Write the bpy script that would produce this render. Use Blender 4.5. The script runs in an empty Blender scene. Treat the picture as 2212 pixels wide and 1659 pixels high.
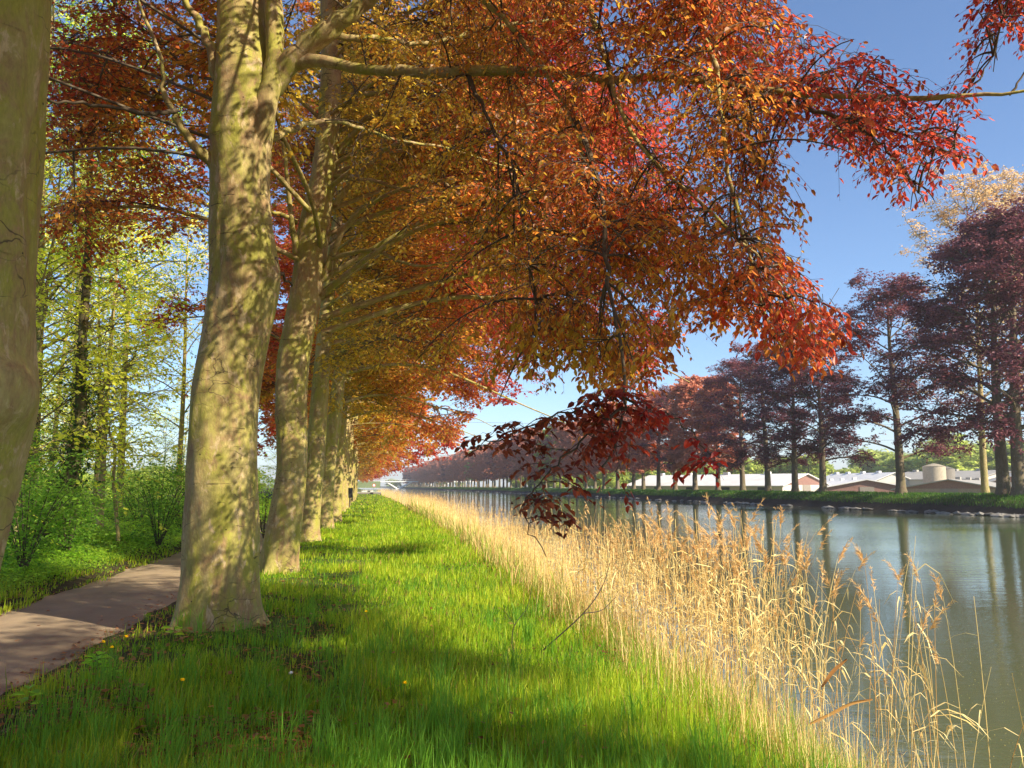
import bpy, math
import numpy as np

rng = np.random.default_rng(11)
D = bpy.data
scene = bpy.context.scene
COL = scene.collection
UP = np.array([0., 0., 1.])
R = math.radians

# ------------------------------------------------------------------ frame of the place
EYE = 1.6
FPX = 840.0
YAW = math.atan((512 - 385) / FPX)
PITCH = math.atan((486 - 384) / FPX)
FWD = np.array([math.sin(YAW) * math.cos(PITCH), math.cos(YAW) * math.cos(PITCH), math.sin(PITCH)])
RIGHT = np.array([math.cos(YAW), -math.sin(YAW), 0.])
CUP = np.cross(RIGHT, FWD)
CAM = np.array([0., 0., EYE])
KD = 1024 / 2212.0            # survey units of the photo -> picture units


def at(xd, yd, depth):
    """point in the place seen at survey position (xd, yd), 'depth' metres ahead"""
    u = (xd * KD - 512) / FPX
    v = (384 - yd * KD) / FPX
    return CAM + depth * (FWD + RIGHT * u + CUP * v)


HFW = np.array([math.sin(YAW), math.cos(YAW), 0.])


def atv(xd, yd, dp):
    """like at(), but dp is the depth of the foot of the plumb line, so equal dp stands on one upright sheet"""
    h = (dp + EYE * math.sin(PITCH)) / math.cos(PITCH)
    ray = at(xd, yd, 1.) - CAM
    return CAM + ray * (h / (ray @ HFW))


def survey(P):
    d = P - CAM
    dep = d @ FWD
    dd = np.where(np.abs(dep) < .05, .05, dep)
    x = ((d @ RIGHT) / dd * FPX + 512) / KD
    y = (384 - (d @ CUP) / dd * FPX) / KD
    return x, y, dep


def cx(y):
    """the canal bends gently left with distance"""
    y = np.maximum(np.asarray(y, float), 0)
    return -0.04 * (y - 100 * (1 - np.exp(-y / 100)))


PX = [-3000, -60, -30, -14, -9, -6.2, -5.2, -4.85, -2.88, -2.6, -1.4, 1.9, 2.5, 3.1, 3.7, 5, 10, 40, 44.5, 46.0, 46.6, 47.6, 49.3, 52, 58, 3000]
PZ = [.4, .4, .5, .42, .34, .12, .03, -.04, -.04, .03, .05, .02, -.12, -.45, -.72, -1.3, -2.2, -2.2, -1.3, -.68, -.25, .5, .86, .8, -.2, -.2]
WATER = -0.66


def gz(x, y, noise=True):
    xr = x - cx(y)
    z = np.interp(xr, PX, PZ)
    if noise:
        k = np.where((xr > -4.95) & (xr < -2.4), 0.1, 1.0)
        n = np.sin(x * 1.7 + 1.3 * np.sin(y * .9)) * np.sin(y * 1.3 + x * .6) * .025 + np.sin(x * .53 + y * .31) * .03
        z = z + n * k
        far = np.exp(-((xr + 8) / 3.) ** 2)
        z = z + far * .14 * np.sin(y * .45 + 1.) * np.sin(x * .4 + 2)
    return z


def lin(*c):
    out = []
    for v in c:
        v = v / 255.
        out.append(v / 12.92 if v <= .04045 else ((v + .055) / 1.055) ** 2.4)
    return np.array(out)


def norm(v):
    return v / np.maximum(np.linalg.norm(v, axis=-1, keepdims=True), 1e-9)


# ------------------------------------------------------------------ mesh helpers
class Part:
    """one bunch of vertices/faces with a material slot and vertex colours"""
    def __init__(s, v, f, m=0, c=None, smooth=False):
        s.v, s.f, s.m, s.smooth = np.asarray(v, float).reshape(-1, 3), np.asarray(f, int), m, smooth
        if c is None:
            c = np.ones((len(s.v), 3)) * .5
        c = np.asarray(c, float)
        if c.ndim == 1:
            c = np.tile(c, (len(s.v), 1))
        s.c = c


def build(name, parts, mats, origin=None, parent=None, link=True):
    parts = [p for p in parts if len(p.v)]
    V = np.concatenate([p.v for p in parts])
    if origin is not None:
        V = V - np.asarray(origin)
    C = np.concatenate([p.c for p in parts])
    C = np.concatenate([C, np.ones((len(C), 1))], 1)
    loops, starts, totals, mi, sm = [], [], [], [], []
    off = 0
    ls = 0
    for p in parts:
        f = p.f + off
        n, k = f.shape
        loops.append(f.ravel())
        starts.append(ls + np.arange(n) * k)
        totals.append(np.full(n, k))
        mi.append(np.full(n, p.m))
        sm.append(np.full(n, p.smooth))
        ls += n * k
        off += len(p.v)
    loops = np.concatenate(loops)
    me = D.meshes.new(name)
    me.vertices.add(len(V))
    me.vertices.foreach_set('co', V.astype(np.float32).ravel())
    me.loops.add(len(loops))
    me.loops.foreach_set('vertex_index', loops.astype(np.int32))
    st = np.concatenate(starts)
    me.polygons.add(len(st))
    me.polygons.foreach_set('loop_start', st.astype(np.int32))
    me.polygons.foreach_set('loop_total', np.concatenate(totals).astype(np.int32))
    me.polygons.foreach_set('material_index', np.concatenate(mi).astype(np.int32))
    me.polygons.foreach_set('use_smooth', np.concatenate(sm))
    a = me.color_attributes.new('col', 'FLOAT_COLOR', 'POINT')
    a.data.foreach_set('color', C.astype(np.float32).ravel())
    for m in (mats if isinstance(mats, (list, tuple)) else [mats]):
        me.materials.append(m)
    me.update(calc_edges=True)
    o = D.objects.new(name, me)
    if link:
        COL.objects.link(o)
    if parent is not None:
        o.parent = parent
    return o


def tag(o, label=None, cat=None, group=None, kind=None):
    if label: o['label'] = label
    if cat: o['category'] = cat
    if group: o['group'] = group
    if kind: o['kind'] = kind
    return o


def empty(name, loc, label, cat, group=None, rz=0):
    o = D.objects.new(name, None)
    o.location = [float(c) for c in loc]
    o.rotation_euler[2] = rz
    o.empty_display_size = .2
    COL.objects.link(o)
    return tag(o, label, cat, group)


def copy_tree(o, parent=None):
    c = o.copy()
    COL.objects.link(c)
    if parent is not None:
        c.parent = parent
    for ch in list(o.children):
        copy_tree(ch, c)
    return c


def tubes(P, Rr, n=6, m=0, c=None, smooth=True, cap=False):
    """P (N,K,3), Rr (N,K)"""
    P = np.asarray(P, float)
    Rr = np.asarray(Rr, float)
    if P.ndim == 2:
        P, Rr = P[None], Rr[None]
    N, K, _ = P.shape
    T = norm(np.gradient(P, axis=1))
    ref = np.eye(3)[np.argmin(np.abs(T).max(1) + np.array([.02, .01, 0.]), 1)]
    u = norm(np.cross(T, ref[:, None, :]))
    w = np.cross(T, u)
    a = np.arange(n) * 2 * np.pi / n
    V = P[:, :, None, :] + Rr[:, :, None, None] * (u[:, :, None, :] * np.cos(a)[None, None, :, None] + w[:, :, None, :] * np.sin(a)[None, None, :, None])
    i = np.arange(N)[:, None, None] * K * n
    j = np.arange(K - 1)[None, :, None] * n
    q = np.arange(n)[None, None, :]
    q2 = (q + 1) % n
    F = np.stack([i + j + q, i + j + q2, i + j + n + q2, i + j + n + q], -1).reshape(-1, 4)
    if c is not None and np.ndim(c) == 2 and len(c) == N:
        c = np.repeat(c, K * n, 0)
    return Part(V.reshape(-1, 3), F, m, c, smooth)


def smooth_path(pts, K):
    pts = np.asarray(pts, float)
    n = len(pts)
    if n == 2:
        t = np.linspace(0, 1, K)[:, None]
        return pts[0] * (1 - t) + pts[1] * t
    e = np.concatenate([[2 * pts[0] - pts[1]], pts, [2 * pts[-1] - pts[-2]]])
    out = []
    for s in np.linspace(0, n - 1 - 1e-6, K):
        i = int(s); t = s - i
        a, b, c_, d = e[i], e[i + 1], e[i + 2], e[i + 3]
        out.append(.5 * ((2 * b) + (-a + c_) * t + (2 * a - 5 * b + 4 * c_ - d) * t * t + (-a + 3 * b - 3 * c_ + d) * t ** 3))
    return np.array(out)


def leaf_geo(pos, d, nrm, size, wr=.62, fine=False, m=0, c=None, fold=.18):
    d = norm(d)
    s = norm(np.cross(d, nrm))
    nn = np.cross(s, d)
    L = size[:, None]
    W = L * wr
    N = len(pos)
    if fine:
        V = np.stack([pos,
                      pos + d * L * .28 - s * W * .43 + nn * W * fold,
                      pos + d * L * .68 - s * W * .40 + nn * W * fold - UP * L * .04,
                      pos + d * L - UP * L * .16,
                      pos + d * L * .68 + s * W * .40 + nn * W * fold - UP * L * .04,
                      pos + d * L * .28 + s * W * .43 + nn * W * fold], 1)
        b = np.arange(N)[:, None] * 6
        F = np.concatenate([b + np.array([[0, 1, 2, 3]]), b + np.array([[0, 3, 4, 5]])])
        k = 6
    else:
        V = np.stack([pos, pos + d * L * .45 - s * W * .5, pos + d * L, pos + d * L * .45 + s * W * .5 + nn * W * .12], 1)
        F = np.arange(N)[:, None] * 4 + np.array([[0, 1, 2, 3]])
        k = 4
    if c is not None and np.ndim(c) == 2:
        c = np.repeat(c, k, 0)
    return Part(V.reshape(-1, 3), F, m, c, False)


def boxes(specs, m=0, c=None):
    """axis boxes: list of (x0,x1,y0,y1,z0,z1)"""
    V, F = [], []
    for k, (x0, x1, y0, y1, z0, z1) in enumerate(specs):
        V += [(x0, y0, z0), (x1, y0, z0), (x1, y1, z0), (x0, y1, z0), (x0, y0, z1), (x1, y0, z1), (x1, y1, z1), (x0, y1, z1)]
        b = k * 8
        F += [[b, b + 3, b + 2, b + 1], [b + 4, b + 5, b + 6, b + 7], [b, b + 1, b + 5, b + 4], [b + 1, b + 2, b + 6, b + 5], [b + 2, b + 3, b + 7, b + 6], [b + 3, b, b + 4, b + 7]]
    return Part(V, F, m, c, False)


# ------------------------------------------------------------------ materials
def new_mat(name):
    m = D.materials.new(name)
    m.use_nodes = True
    nt = m.node_tree
    for n in list(nt.nodes):
        nt.nodes.remove(n)
    out = nt.nodes.new('ShaderNodeOutputMaterial')
    return m, nt, out


class NT:
    def __init__(s, nt): s.nt = nt
    def n(s, t, **kw):
        nd = s.nt.nodes.new(t)
        for k, v in kw.items():
            if k.startswith('i_'):
                key = k[2:]
                key = int(key) if key.isdigit() else key.replace('_', ' ')
                nd.inputs[key].default_value = v
            else:
                setattr(nd, k, v)
        return nd
    def l(s, a, b): s.nt.links.new(a, b)
    def ramp(s, fac, stops):
        r = s.n('ShaderNodeValToRGB')
        e = r.color_ramp.elements
        e[0].position, e[0].color = stops[0][0], (*stops[0][1], 1)
        e[1].position, e[1].color = stops[-1][0], (*stops[-1][1], 1)
        for p, c in stops[1:-1]:
            x = e.new(p); x.color = (*c, 1)
        s.l(fac, r.inputs[0])
        return r.outputs[0]
    def mix(s, fac, a, b, mode='MIX'):
        x = s.n('ShaderNodeMix', data_type='RGBA', blend_type=mode)
        for v, i in ((fac, 0), (a, 6), (b, 7)):
            if hasattr(v, 'links'): s.l(v, x.inputs[i])
            else: x.inputs[i].default_value = v if i == 0 else (*v, 1)
        return x.outputs[2]
    def noise(s, vec, scale, detail=4, rough=.55, dist=0):
        x = s.n('ShaderNodeTexNoise', i_Scale=scale, i_Detail=detail, i_Roughness=rough, i_Distortion=dist)
        if vec is not None: s.l(vec, x.inputs['Vector'])
        return x.outputs['Fac']
    def mapping(s, vec, scale):
        x = s.n('ShaderNodeMapping'); x.inputs['Scale'].default_value = scale
        s.l(vec, x.inputs['Vector'])
        return x.outputs[0]


G1 = (0., 0., 0.); W1 = (1., 1., 1.)


def leaf_material(name, trans=.45, boost=1.8, rough=.45, spec=.3, tint=(1, 1, 1)):
    m, nt, out = new_mat(name)
    N = NT(nt)
    a = N.n('ShaderNodeAttribute', attribute_name='col')
    p = N.n('ShaderNodeBsdfPrincipled', i_Roughness=rough)
    p.inputs['Specular IOR Level'].default_value = spec
    N.l(a.outputs['Color'], p.inputs['Base Color'])
    t = N.n('ShaderNodeBsdfTranslucent')
    b = N.mix(1., a.outputs['Color'], tuple(boost * x for x in tint), 'MULTIPLY')
    N.l(b, t.inputs['Color'])
    mx = N.n('ShaderNodeMixShader', i_0=trans)
    N.l(p.outputs[0], mx.inputs[1]); N.l(t.outputs[0], mx.inputs[2])
    N.l(mx.outputs[0], out.inputs['Surface'])
    return m


def attr_material(name, rough=.8, nscale=20., namp=.35, bump=.3, bscale=40., spec=.3):
    m, nt, out = new_mat(name)
    N = NT(nt)
    a = N.n('ShaderNodeAttribute', attribute_name='col')
    tc = N.n('ShaderNodeTexCoord').outputs['Object']
    f = N.noise(tc, nscale, 5)
    v = N.n('ShaderNodeMapRange', i_1=.3, i_2=.7, i_3=1 - namp, i_4=1 + namp)
    N.l(f, v.inputs[0])
    c = N.mix(1., a.outputs['Color'], v.outputs[0], 'MULTIPLY')
    p = N.n('ShaderNodeBsdfPrincipled', i_Roughness=rough)
    p.inputs['Specular IOR Level'].default_value = spec
    N.l(c, p.inputs['Base Color'])
    bp = N.n('ShaderNodeBump', i_Strength=bump, i_Distance=.02)
    N.l(N.noise(tc, bscale, 5), bp.inputs['Height'])
    N.l(bp.outputs[0], p.inputs['Normal'])
    N.l(p.outputs[0], out.inputs['Surface'])
    return m


def bark_material(name, base, moss, dark, mossy=.5, crease=1.):
    m, nt, out = new_mat(name)
    N = NT(nt)
    tc = N.n('ShaderNodeTexCoord').outputs['Object']
    big = N.noise(N.mapping(tc, (1.6, 1.6, .55)), 1.5, 5, .6, .6)
    mo = N.ramp(big, [(.5 - .16 - .1 * mossy, G1), (.62 - .1 * mossy, W1)])
    fine = N.noise(tc, 28, 6, .65)
    c0 = N.mix(N.ramp(fine, [(.3, G1), (.7, W1)]), tuple(base * .78), tuple(base * 1.18))
    c1 = N.mix(mo, c0, tuple(moss))
    blot = N.ramp(N.noise(N.mapping(tc, (1, 1, .5)), 4.2, 6, .7, 1.), [(.46, G1), (.62, W1)])
    c2 = N.mix(blot, c1, tuple(base * np.array([.68, .6, .52])))
    lich = N.ramp(N.noise(N.mapping(tc, (1.2, 1.2, .6)), 7., 5, .7, .5), [(.56, G1), (.64, W1)])
    c2 = N.mix(lich, c2, tuple(base * np.array([1.1, 1.12, 1.15])))
    # horizontal creases
    cr = N.n('ShaderNodeTexNoise', i_Scale=2.2, i_Detail=5, i_Roughness=.6, i_Distortion=.5)
    N.l(N.mapping(tc, (1., 1., 9.)), cr.inputs['Vector'])
    crl = N.ramp(cr.outputs['Fac'], [(.0, W1), (.325, W1), (.345, G1), (1, G1)])
    area = N.ramp(N.noise(tc, 1.3, 3), [(.42, G1), (.6, W1)])
    crm = N.n('ShaderNodeMath', operation='MULTIPLY'); N.l(crl, crm.inputs[0]); N.l(area, crm.inputs[1])
    crs = N.n('ShaderNodeMath', operation='MULTIPLY', i_1=.8 * crease); N.l(crm.outputs[0], crs.inputs[0])
    c3 = N.mix(crs.outputs[0], c2, tuple(dark))
    vo = N.n('ShaderNodeTexVoronoi', i_Scale=5.5); N.l(tc, vo.inputs['Vector'])
    dots = N.ramp(vo.outputs['Distance'], [(0., W1), (.035, W1), (.06, G1), (1, G1)])
    c4 = N.mix(dots, c3, tuple(dark))
    grain = N.noise(N.mapping(tc, (1, 1, .35)), 60, 6, .7)
    gv = N.n('ShaderNodeMapRange', i_1=.3, i_2=.7, i_3=.8, i_4=1.18); N.l(grain, gv.inputs[0])
    c4 = N.mix(1., c4, gv.outputs[0], 'MULTIPLY')
    fz = N.n('ShaderNodeTexVoronoi', i_Scale=3.2, feature='DISTANCE_TO_EDGE')
    wv = N.n('ShaderNodeTexNoise', i_Scale=3., i_Detail=4); N.l(tc, wv.inputs['Vector'])
    wm = N.mix(.35, N.mapping(tc, (1., 1., 2.6)), wv.outputs['Color'])
    N.l(wm, fz.inputs['Vector'])
    fl = N.ramp(fz.outputs['Distance'], [(0., W1), (.006, W1), (.018, G1), (1, G1)])
    fa = N.n('ShaderNodeMath', operation='MULTIPLY'); N.l(fl, fa.inputs[0])
    N.l(N.ramp(N.noise(tc, 1.9, 3), [(.50, G1), (.60, W1)]), fa.inputs[1])
    fb = N.n('ShaderNodeMath', operation='MULTIPLY', i_1=.7 * crease); N.l(fa.outputs[0], fb.inputs[0])
    c4 = N.mix(fb.outputs[0], c4, tuple(dark * 1.3))
    p = N.n('ShaderNodeBsdfPrincipled', i_Roughness=.75)
    p.inputs['Specular IOR Level'].default_value = .25
    N.l(c4, p.inputs['Base Color'])
    h = N.n('ShaderNodeMath', operation='MULTIPLY_ADD', i_1=-1.4); N.l(crs.outputs[0], h.inputs[0]); N.l(N.noise(N.mapping(tc, (1, 1, .6)), 9, 8, .62, .4), h.inputs[2])
    bp = N.n('ShaderNodeBump', i_Strength=.5, i_Distance=.03)
    N.l(h.outputs[0], bp.inputs['Height']); N.l(bp.outputs[0], p.inputs['Normal'])
    N.l(p.outputs[0], out.inputs['Surface'])
    return m


M = {}
M['bark'] = bark_material('beech_bark', np.array([.44, .33, .17]), np.array([.31, .29, .05]), np.array([.045, .03, .02]), .5, 1.2)
M['bark_far'] = bark_material('grey_beech_bark', np.array([.22, .17, .12]), np.array([.15, .13, .06]), np.array([.05, .04, .03]), .35, .5)
M['bark_wood'] = bark_material('young_tree_bark', np.array([.50, .38, .2]), np.array([.26, .25, .07]), np.array([.06, .045, .03]), .5, .4)
M['ivy_bark'] = bark_material('dark_ivy_bark', np.array([.16, .13, .08]), np.array([.09, .10, .03]), np.array([.02, .02, .015]), .6, .4)
M['twig'] = attr_material('twig_bark', .8, 15, .3, .2, 60)
M['leaf'] = leaf_material('copper_beech_leaf', .56, 2.4, .38, .45)
M['green'] = leaf_material('spring_green_leaf', .58, 2.5, .5, .3)
M['plum'] = leaf_material('plum_beech_leaf', .3, 1.25, .5, .25)
M['grass'] = leaf_material('grass_blade', .45, 1.9, .5, .25)
M['reed'] = leaf_material('dry_reed', .3, 1.4, .6, .25)
M['matt'] = attr_material('plain_rough', .8, 3., .12, .1, 20)


def ground_material():
    m, nt, out = new_mat('soil_and_turf')
    N = NT(nt)
    a = N.n('ShaderNodeAttribute', attribute_name='col')
    tc = N.n('ShaderNodeTexCoord').outputs['Object']
    f = N.noise(tc, 1.2, 8, .7)
    f2 = N.noise(tc, 18, 6, .7)
    v = N.n('ShaderNodeMapRange', i_1=.3, i_2=.7, i_3=.6, i_4=1.4); N.l(f, v.inputs[0])
    v2 = N.n('ShaderNodeMapRange', i_1=.3, i_2=.7, i_3=.55, i_4=1.45); N.l(f2, v2.inputs[0])
    c = N.mix(1., a.outputs['Color'], v.outputs[0], 'MULTIPLY')
    c = N.mix(1., c, v2.outputs[0], 'MULTIPLY')
    p = N.n('ShaderNodeBsdfPrincipled', i_Roughness=.95)
    p.inputs['Specular IOR Level'].default_value = .15
    N.l(c, p.inputs['Base Color'])
    bp = N.n('ShaderNodeBump', i_Strength=.8, i_Distance=.06); N.l(f2, bp.inputs['Height']); N.l(bp.outputs[0], p.inputs['Normal'])
    N.l(p.outputs[0], out.inputs['Surface'])
    return m


def path_material():
    m, nt, out = new_mat('worn_asphalt')
    N = NT(nt)
    tc = N.n('ShaderNodeTexCoord').outputs['Object']
    f = N.noise(tc, .9, 6, .65)
    g = N.noise(tc, 90, 4, .7)
    c = N.mix(N.ramp(f, [(.35, G1), (.65, W1)]), (.25, .185, .115), (.40, .30, .18))
    v = N.n('ShaderNodeMapRange', i_1=.3, i_2=.7, i_3=.7, i_4=1.25); N.l(g, v.inputs[0])
    c = N.mix(1., c, v.outputs[0], 'MULTIPLY')
    p = N.n('ShaderNodeBsdfPrincipled', i_Roughness=.85)
    N.l(c, p.inputs['Base Color'])
    bp = N.n('ShaderNodeBump', i_Strength=.5, i_Distance=.01); N.l(g, bp.inputs['Height']); N.l(bp.outputs[0], p.inputs['Normal'])
    N.l(p.outputs[0], out.inputs['Surface'])
    return m


def water_material():
    m, nt, out = new_mat('canal_water')
    N = NT(nt)
    tc = N.n('ShaderNodeTexCoord').outputs['Object']
    p = N.n('ShaderNodeBsdfPrincipled', i_Roughness=.025, i_IOR=1.33)
    p.inputs['Base Color'].default_value = (.10, .12, .06, 1)
    p.inputs['Specular IOR Level'].default_value = .5
    a = N.noise(N.mapping(tc, (.9, 1.9, 1)), 1.6, 4, .55, .3)
    b = N.noise(N.mapping(tc, (1., 2.2, 1)), 7., 3, .5, .2)
    patch = N.noise(N.mapping(tc, (.05, .1, 1)), 1.2, 3)
    pr = N.n('ShaderNodeMapRange', i_1=.35, i_2=.65, i_3=.35, i_4=1.); N.l(patch, pr.inputs[0])
    s = N.n('ShaderNodeMath', operation='MULTIPLY_ADD', i_1=.35); N.l(b, s.inputs[0]); N.l(a, s.inputs[2])
    bp = N.n('ShaderNodeBump', i_Distance=.035)
    k = N.n('ShaderNodeMath', operation='MULTIPLY', i_1=.3); N.l(pr.outputs[0], k.inputs[0])
    N.l(k.outputs[0], bp.inputs['Strength'])
    N.l(s.outputs[0], bp.inputs['Height']); N.l(bp.outputs[0], p.inputs['Normal'])
    N.l(p.outputs[0], out.inputs['Surface'])
    return m


M['ground'] = ground_material()
M['path'] = path_material()
M['water'] = water_material()

# ------------------------------------------------------------------ setting: ground, path, water
xs = np.unique(np.concatenate([np.array([-3000, -1500, -700, -300, -150, -90, -60, -45]), np.arange(-36, -12, 1.2), np.arange(-12, 6.01, .22),
                               np.arange(6.5, 44, 2.5), np.arange(44.5, 54.1, .35), np.array([56, 58, 62, 70, 90, 130, 200, 350, 700, 1500, 3000])]))
ys = np.unique(np.concatenate([np.array([-400, -200, -100, -60, -40]), np.arange(-30, 0, 1.5), np.arange(0, 40, .3), np.arange(40, 100, 1.),
                               np.arange(100, 260, 4.), np.arange(260, 1000, 20.), np.array([1000, 1200, 1500, 2000, 2600, 3500])]))
XR, YY = np.meshgrid(xs, ys)
XX = XR + cx(YY)
ZZ = gz(XX, YY)
c_soil = np.array([.075, .06, .03]); c_turf = np.array([.085, .125, .025]); c_wood = np.array([.05, .055, .02])
c_mud = np.array([.045, .036, .028]); c_field = np.array([.16, .19, .06]); c_bed = np.array([.03, .03, .015])
gcol = np.empty(XX.shape + (3,))
for k in range(3):
    gcol[..., k] = np.interp(XR, [-60, -30, -5.4, -5, -2.3, -2.1, 2.2, 3.0, 3.9, 45, 47.0, 47.4, 50, 60, 80],
                             [c_field[k], c_wood[k], c_wood[k], c_soil[k], c_soil[k], c_turf[k], c_turf[k], c_soil[k], c_bed[k], c_mud[k], c_mud[k], c_turf[k], c_turf[k], c_field[k], c_field[k]])
ny, nx = XX.shape
ii = (np.arange(ny - 1)[:, None] * nx + np.arange(nx - 1)[None, :]).ravel()
GF = np.stack([ii, ii + 1, ii + 1 + nx, ii + nx], -1)
tag(build('ground', [Part(np.stack([XX, YY, ZZ], -1).reshape(-1, 3), GF, 0, gcol.reshape(-1, 3), True)], M['ground']), kind='structure')


def strip(x0, x1, ya, z, n=2):
    xr = np.linspace(x0, x1, n)
    X, Y = np.meshgrid(xr, ya)
    X = X + cx(Y)
    Z = gz(X, Y) + z if np.isscalar(z) else np.full(X.shape, z[0])
    ny, nx = X.shape
    i = (np.arange(ny - 1)[:, None] * nx + np.arange(nx - 1)[None, :]).ravel()
    return Part(np.stack([X, Y, Z], -1).reshape(-1, 3), np.stack([i, i + 1, i + 1 + nx, i + nx], -1), 0, None, True)


pth_y = np.unique(np.concatenate([np.arange(-30, 60, .3), np.arange(60, 260, 4), np.arange(260, 800, 20)]))
pp = strip(-4.85, -2.88, pth_y, .0, 14)
# ragged edges and a light camber
v = pp.v
xr_ = v[:, 0] - cx(v[:, 1])
t_ = (xr_ + 3.865) / .985
v[:, 0] += np.where(np.abs(t_) > .97, .05 * np.sin(v[:, 1] * 3.1) + .04 * np.sin(v[:, 1] * 7.3 + 1), 0)
v[:, 2] = gz(v[:, 0], v[:, 1]) + .012 + .03 * (1 - t_ ** 2)
tag(build('path', [pp], M['path']), kind='structure')
tag(build('water', [strip(2.9, 46.9, np.concatenate([np.arange(-40, 300, 5), np.arange(300, 1500, 40)]), [WATER], 8)], M['water']), kind='structure')

# ------------------------------------------------------------------ canopy outline as surveyed
POLY_A = np.array([(60, -400), (88, 60), (85, 480), (150, 600), (240, 640), (300, 740), (380, 880), (560, 890), (700, 960), (760, 1045), (850, 1020), (880, 985), (1000, 955), (1005, 915),
                   (1060, 880), (1105, 872), (1125, 850), (1200, 850), (1212, 775), (1290, 850), (1360, 890), (1425, 850), (1450, 760), (1480, 730), (1560, 720), (1680, 790), (1800, 820),
                   (1840, 790), (1850, 720), (1800, 640), (1770, 580), (1730, 545), (1790, 510), (1760, 450), (1700, 385), (1650, 350), (1680, 300), (1740, 300), (1850, 365), (1950, 455), (2010, 460), (2090, 415), (2150, 330), (2110, 290),
                   (2080, 240), (2140, 215), (2120, 165), (2010, 205), (1950, 130), (1905, 100), (1830, 70), (1760, 60), (1700, 10), (1690, -60), (1750, -400)], float)
POLY_B = np.array([(1000, 950), (1090, 920), (1180, 870), (1330, 830), (1400, 850), (1530, 940), (1560, 1010), (1450, 1070), (1290, 1110), (1240, 1160), (1190, 1210), (1150, 1165), (1110, 1130), (1080, 1070), (1000, 1000), (960, 990)], float)
POLY_C = np.array([(2030, 60), (2110, 30), (2120, -300), (2700, -300), (2700, 150), (2212, 90), (2190, 60), (2140, 110), (2190, 160), (2080, 150)], float)


def inside(poly, x, y):
    r = np.zeros(len(x), bool)
    n = len(poly)
    for i in range(n):
        x0, y0 = poly[i]; x1, y1 = poly[(i + 1) % n]
        if y0 == y1: continue
        c = ((y0 > y) != (y1 > y)) & (x < (x1 - x0) * (y - y0) / (y1 - y0) + x0)
        r ^= c
    return r


TRUNKS = {}     # name -> (list of (y_d, xl, xr), depth) used to keep leaves from in front of them
T1 = [(-300, 470, 560), (0, 475, 572), (100, 470, 585), (170, 467, 600), (230, 463, 600), (300, 460, 590), (400, 458, 578), (500, 455, 582), (600, 452, 597), (700, 440, 580), (780, 425, 567), (850, 415, 560), (1000, 408, 555), (1150, 402, 553), (1240, 397, 551), (1290, 389, 553), (1325, 380, 559), (1350, 368, 570), (1375, 352, 588), (1405, 328, 612)]
T2 = [(-200, 690, 742), (0, 693, 740), (152, 694, 736), (267, 686, 733), (381, 675, 730), (496, 644, 711), (656, 622, 690), (771, 600, 672), (847, 595, 664), (1019, 598, 662), (1095, 585, 656), (1171, 572, 650), (1225, 560, 645), (1245, 552, 650)]
T0 = [(-300, -120, 112), (0, -160, 98), (100, -170, 92), (250, -180, 80), (420, -190, 68), (600, -200, 58), (760, -200, 56), (850, -215, 62), (900, -230, 52), (1000, -260, 28), (1100, -290, 3), (1250, -320, -30), (1500, -350, -60), (1700, -370, -80), (1850, -400, -40)]


def allowed(P, min_depth=0):
    x, y, dep = survey(P)
    infront = dep > .3
    inview = infront & (x > -150) & (x < 2362) & (y > -150) & (y < 1800)
    ok = inside(POLY_A, x, y) | inside(POLY_C, x, y) | (inside(POLY_B, x, y) & (dep < 6.6) & (dep > 4.8))
    r = ~inview | ok
    for T, dp in ((T0, 4.2), (T1, 9.3), (T2, 15.7)):
        T = np.array(T, float)
        xl = np.interp(y, T[:, 0], T[:, 1]); xr2 = np.interp(y, T[:, 0], T[:, 2])
        pad = 14
        blk = infront & (dep < dp) & (x > xl - pad) & (x < xr2 + pad) & (y < 1500) & (y > -120)
        r &= ~blk
    near = np.linalg.norm(P - CAM, axis=1) < 3.2
    return r & ~near


# ------------------------------------------------------------------ leaves of the copper beeches
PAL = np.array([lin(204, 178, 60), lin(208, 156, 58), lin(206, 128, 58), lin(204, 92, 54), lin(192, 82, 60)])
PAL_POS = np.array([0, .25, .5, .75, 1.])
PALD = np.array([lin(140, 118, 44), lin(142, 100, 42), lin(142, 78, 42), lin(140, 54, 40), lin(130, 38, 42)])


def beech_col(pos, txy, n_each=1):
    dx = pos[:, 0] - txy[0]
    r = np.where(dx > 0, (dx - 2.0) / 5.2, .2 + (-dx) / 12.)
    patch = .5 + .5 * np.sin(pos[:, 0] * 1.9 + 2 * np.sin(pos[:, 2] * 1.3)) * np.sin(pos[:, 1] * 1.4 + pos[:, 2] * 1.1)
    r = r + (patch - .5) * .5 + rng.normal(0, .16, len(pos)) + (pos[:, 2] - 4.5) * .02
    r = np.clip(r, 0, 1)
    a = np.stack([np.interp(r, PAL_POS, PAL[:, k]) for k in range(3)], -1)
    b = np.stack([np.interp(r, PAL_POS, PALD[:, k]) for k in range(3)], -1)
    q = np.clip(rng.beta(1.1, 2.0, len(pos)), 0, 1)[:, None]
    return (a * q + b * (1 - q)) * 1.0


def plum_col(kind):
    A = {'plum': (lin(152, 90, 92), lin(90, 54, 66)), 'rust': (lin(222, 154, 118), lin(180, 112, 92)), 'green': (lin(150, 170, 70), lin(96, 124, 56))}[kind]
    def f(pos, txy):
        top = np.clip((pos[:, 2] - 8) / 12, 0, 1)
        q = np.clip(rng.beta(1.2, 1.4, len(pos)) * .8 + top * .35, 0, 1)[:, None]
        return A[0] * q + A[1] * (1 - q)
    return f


def wood_col(a, b):
    def f(pos, txy):
        q = rng.beta(1.2, 1.2, len(pos))[:, None]
        return a * q + b * (1 - q)
    return f


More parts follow.
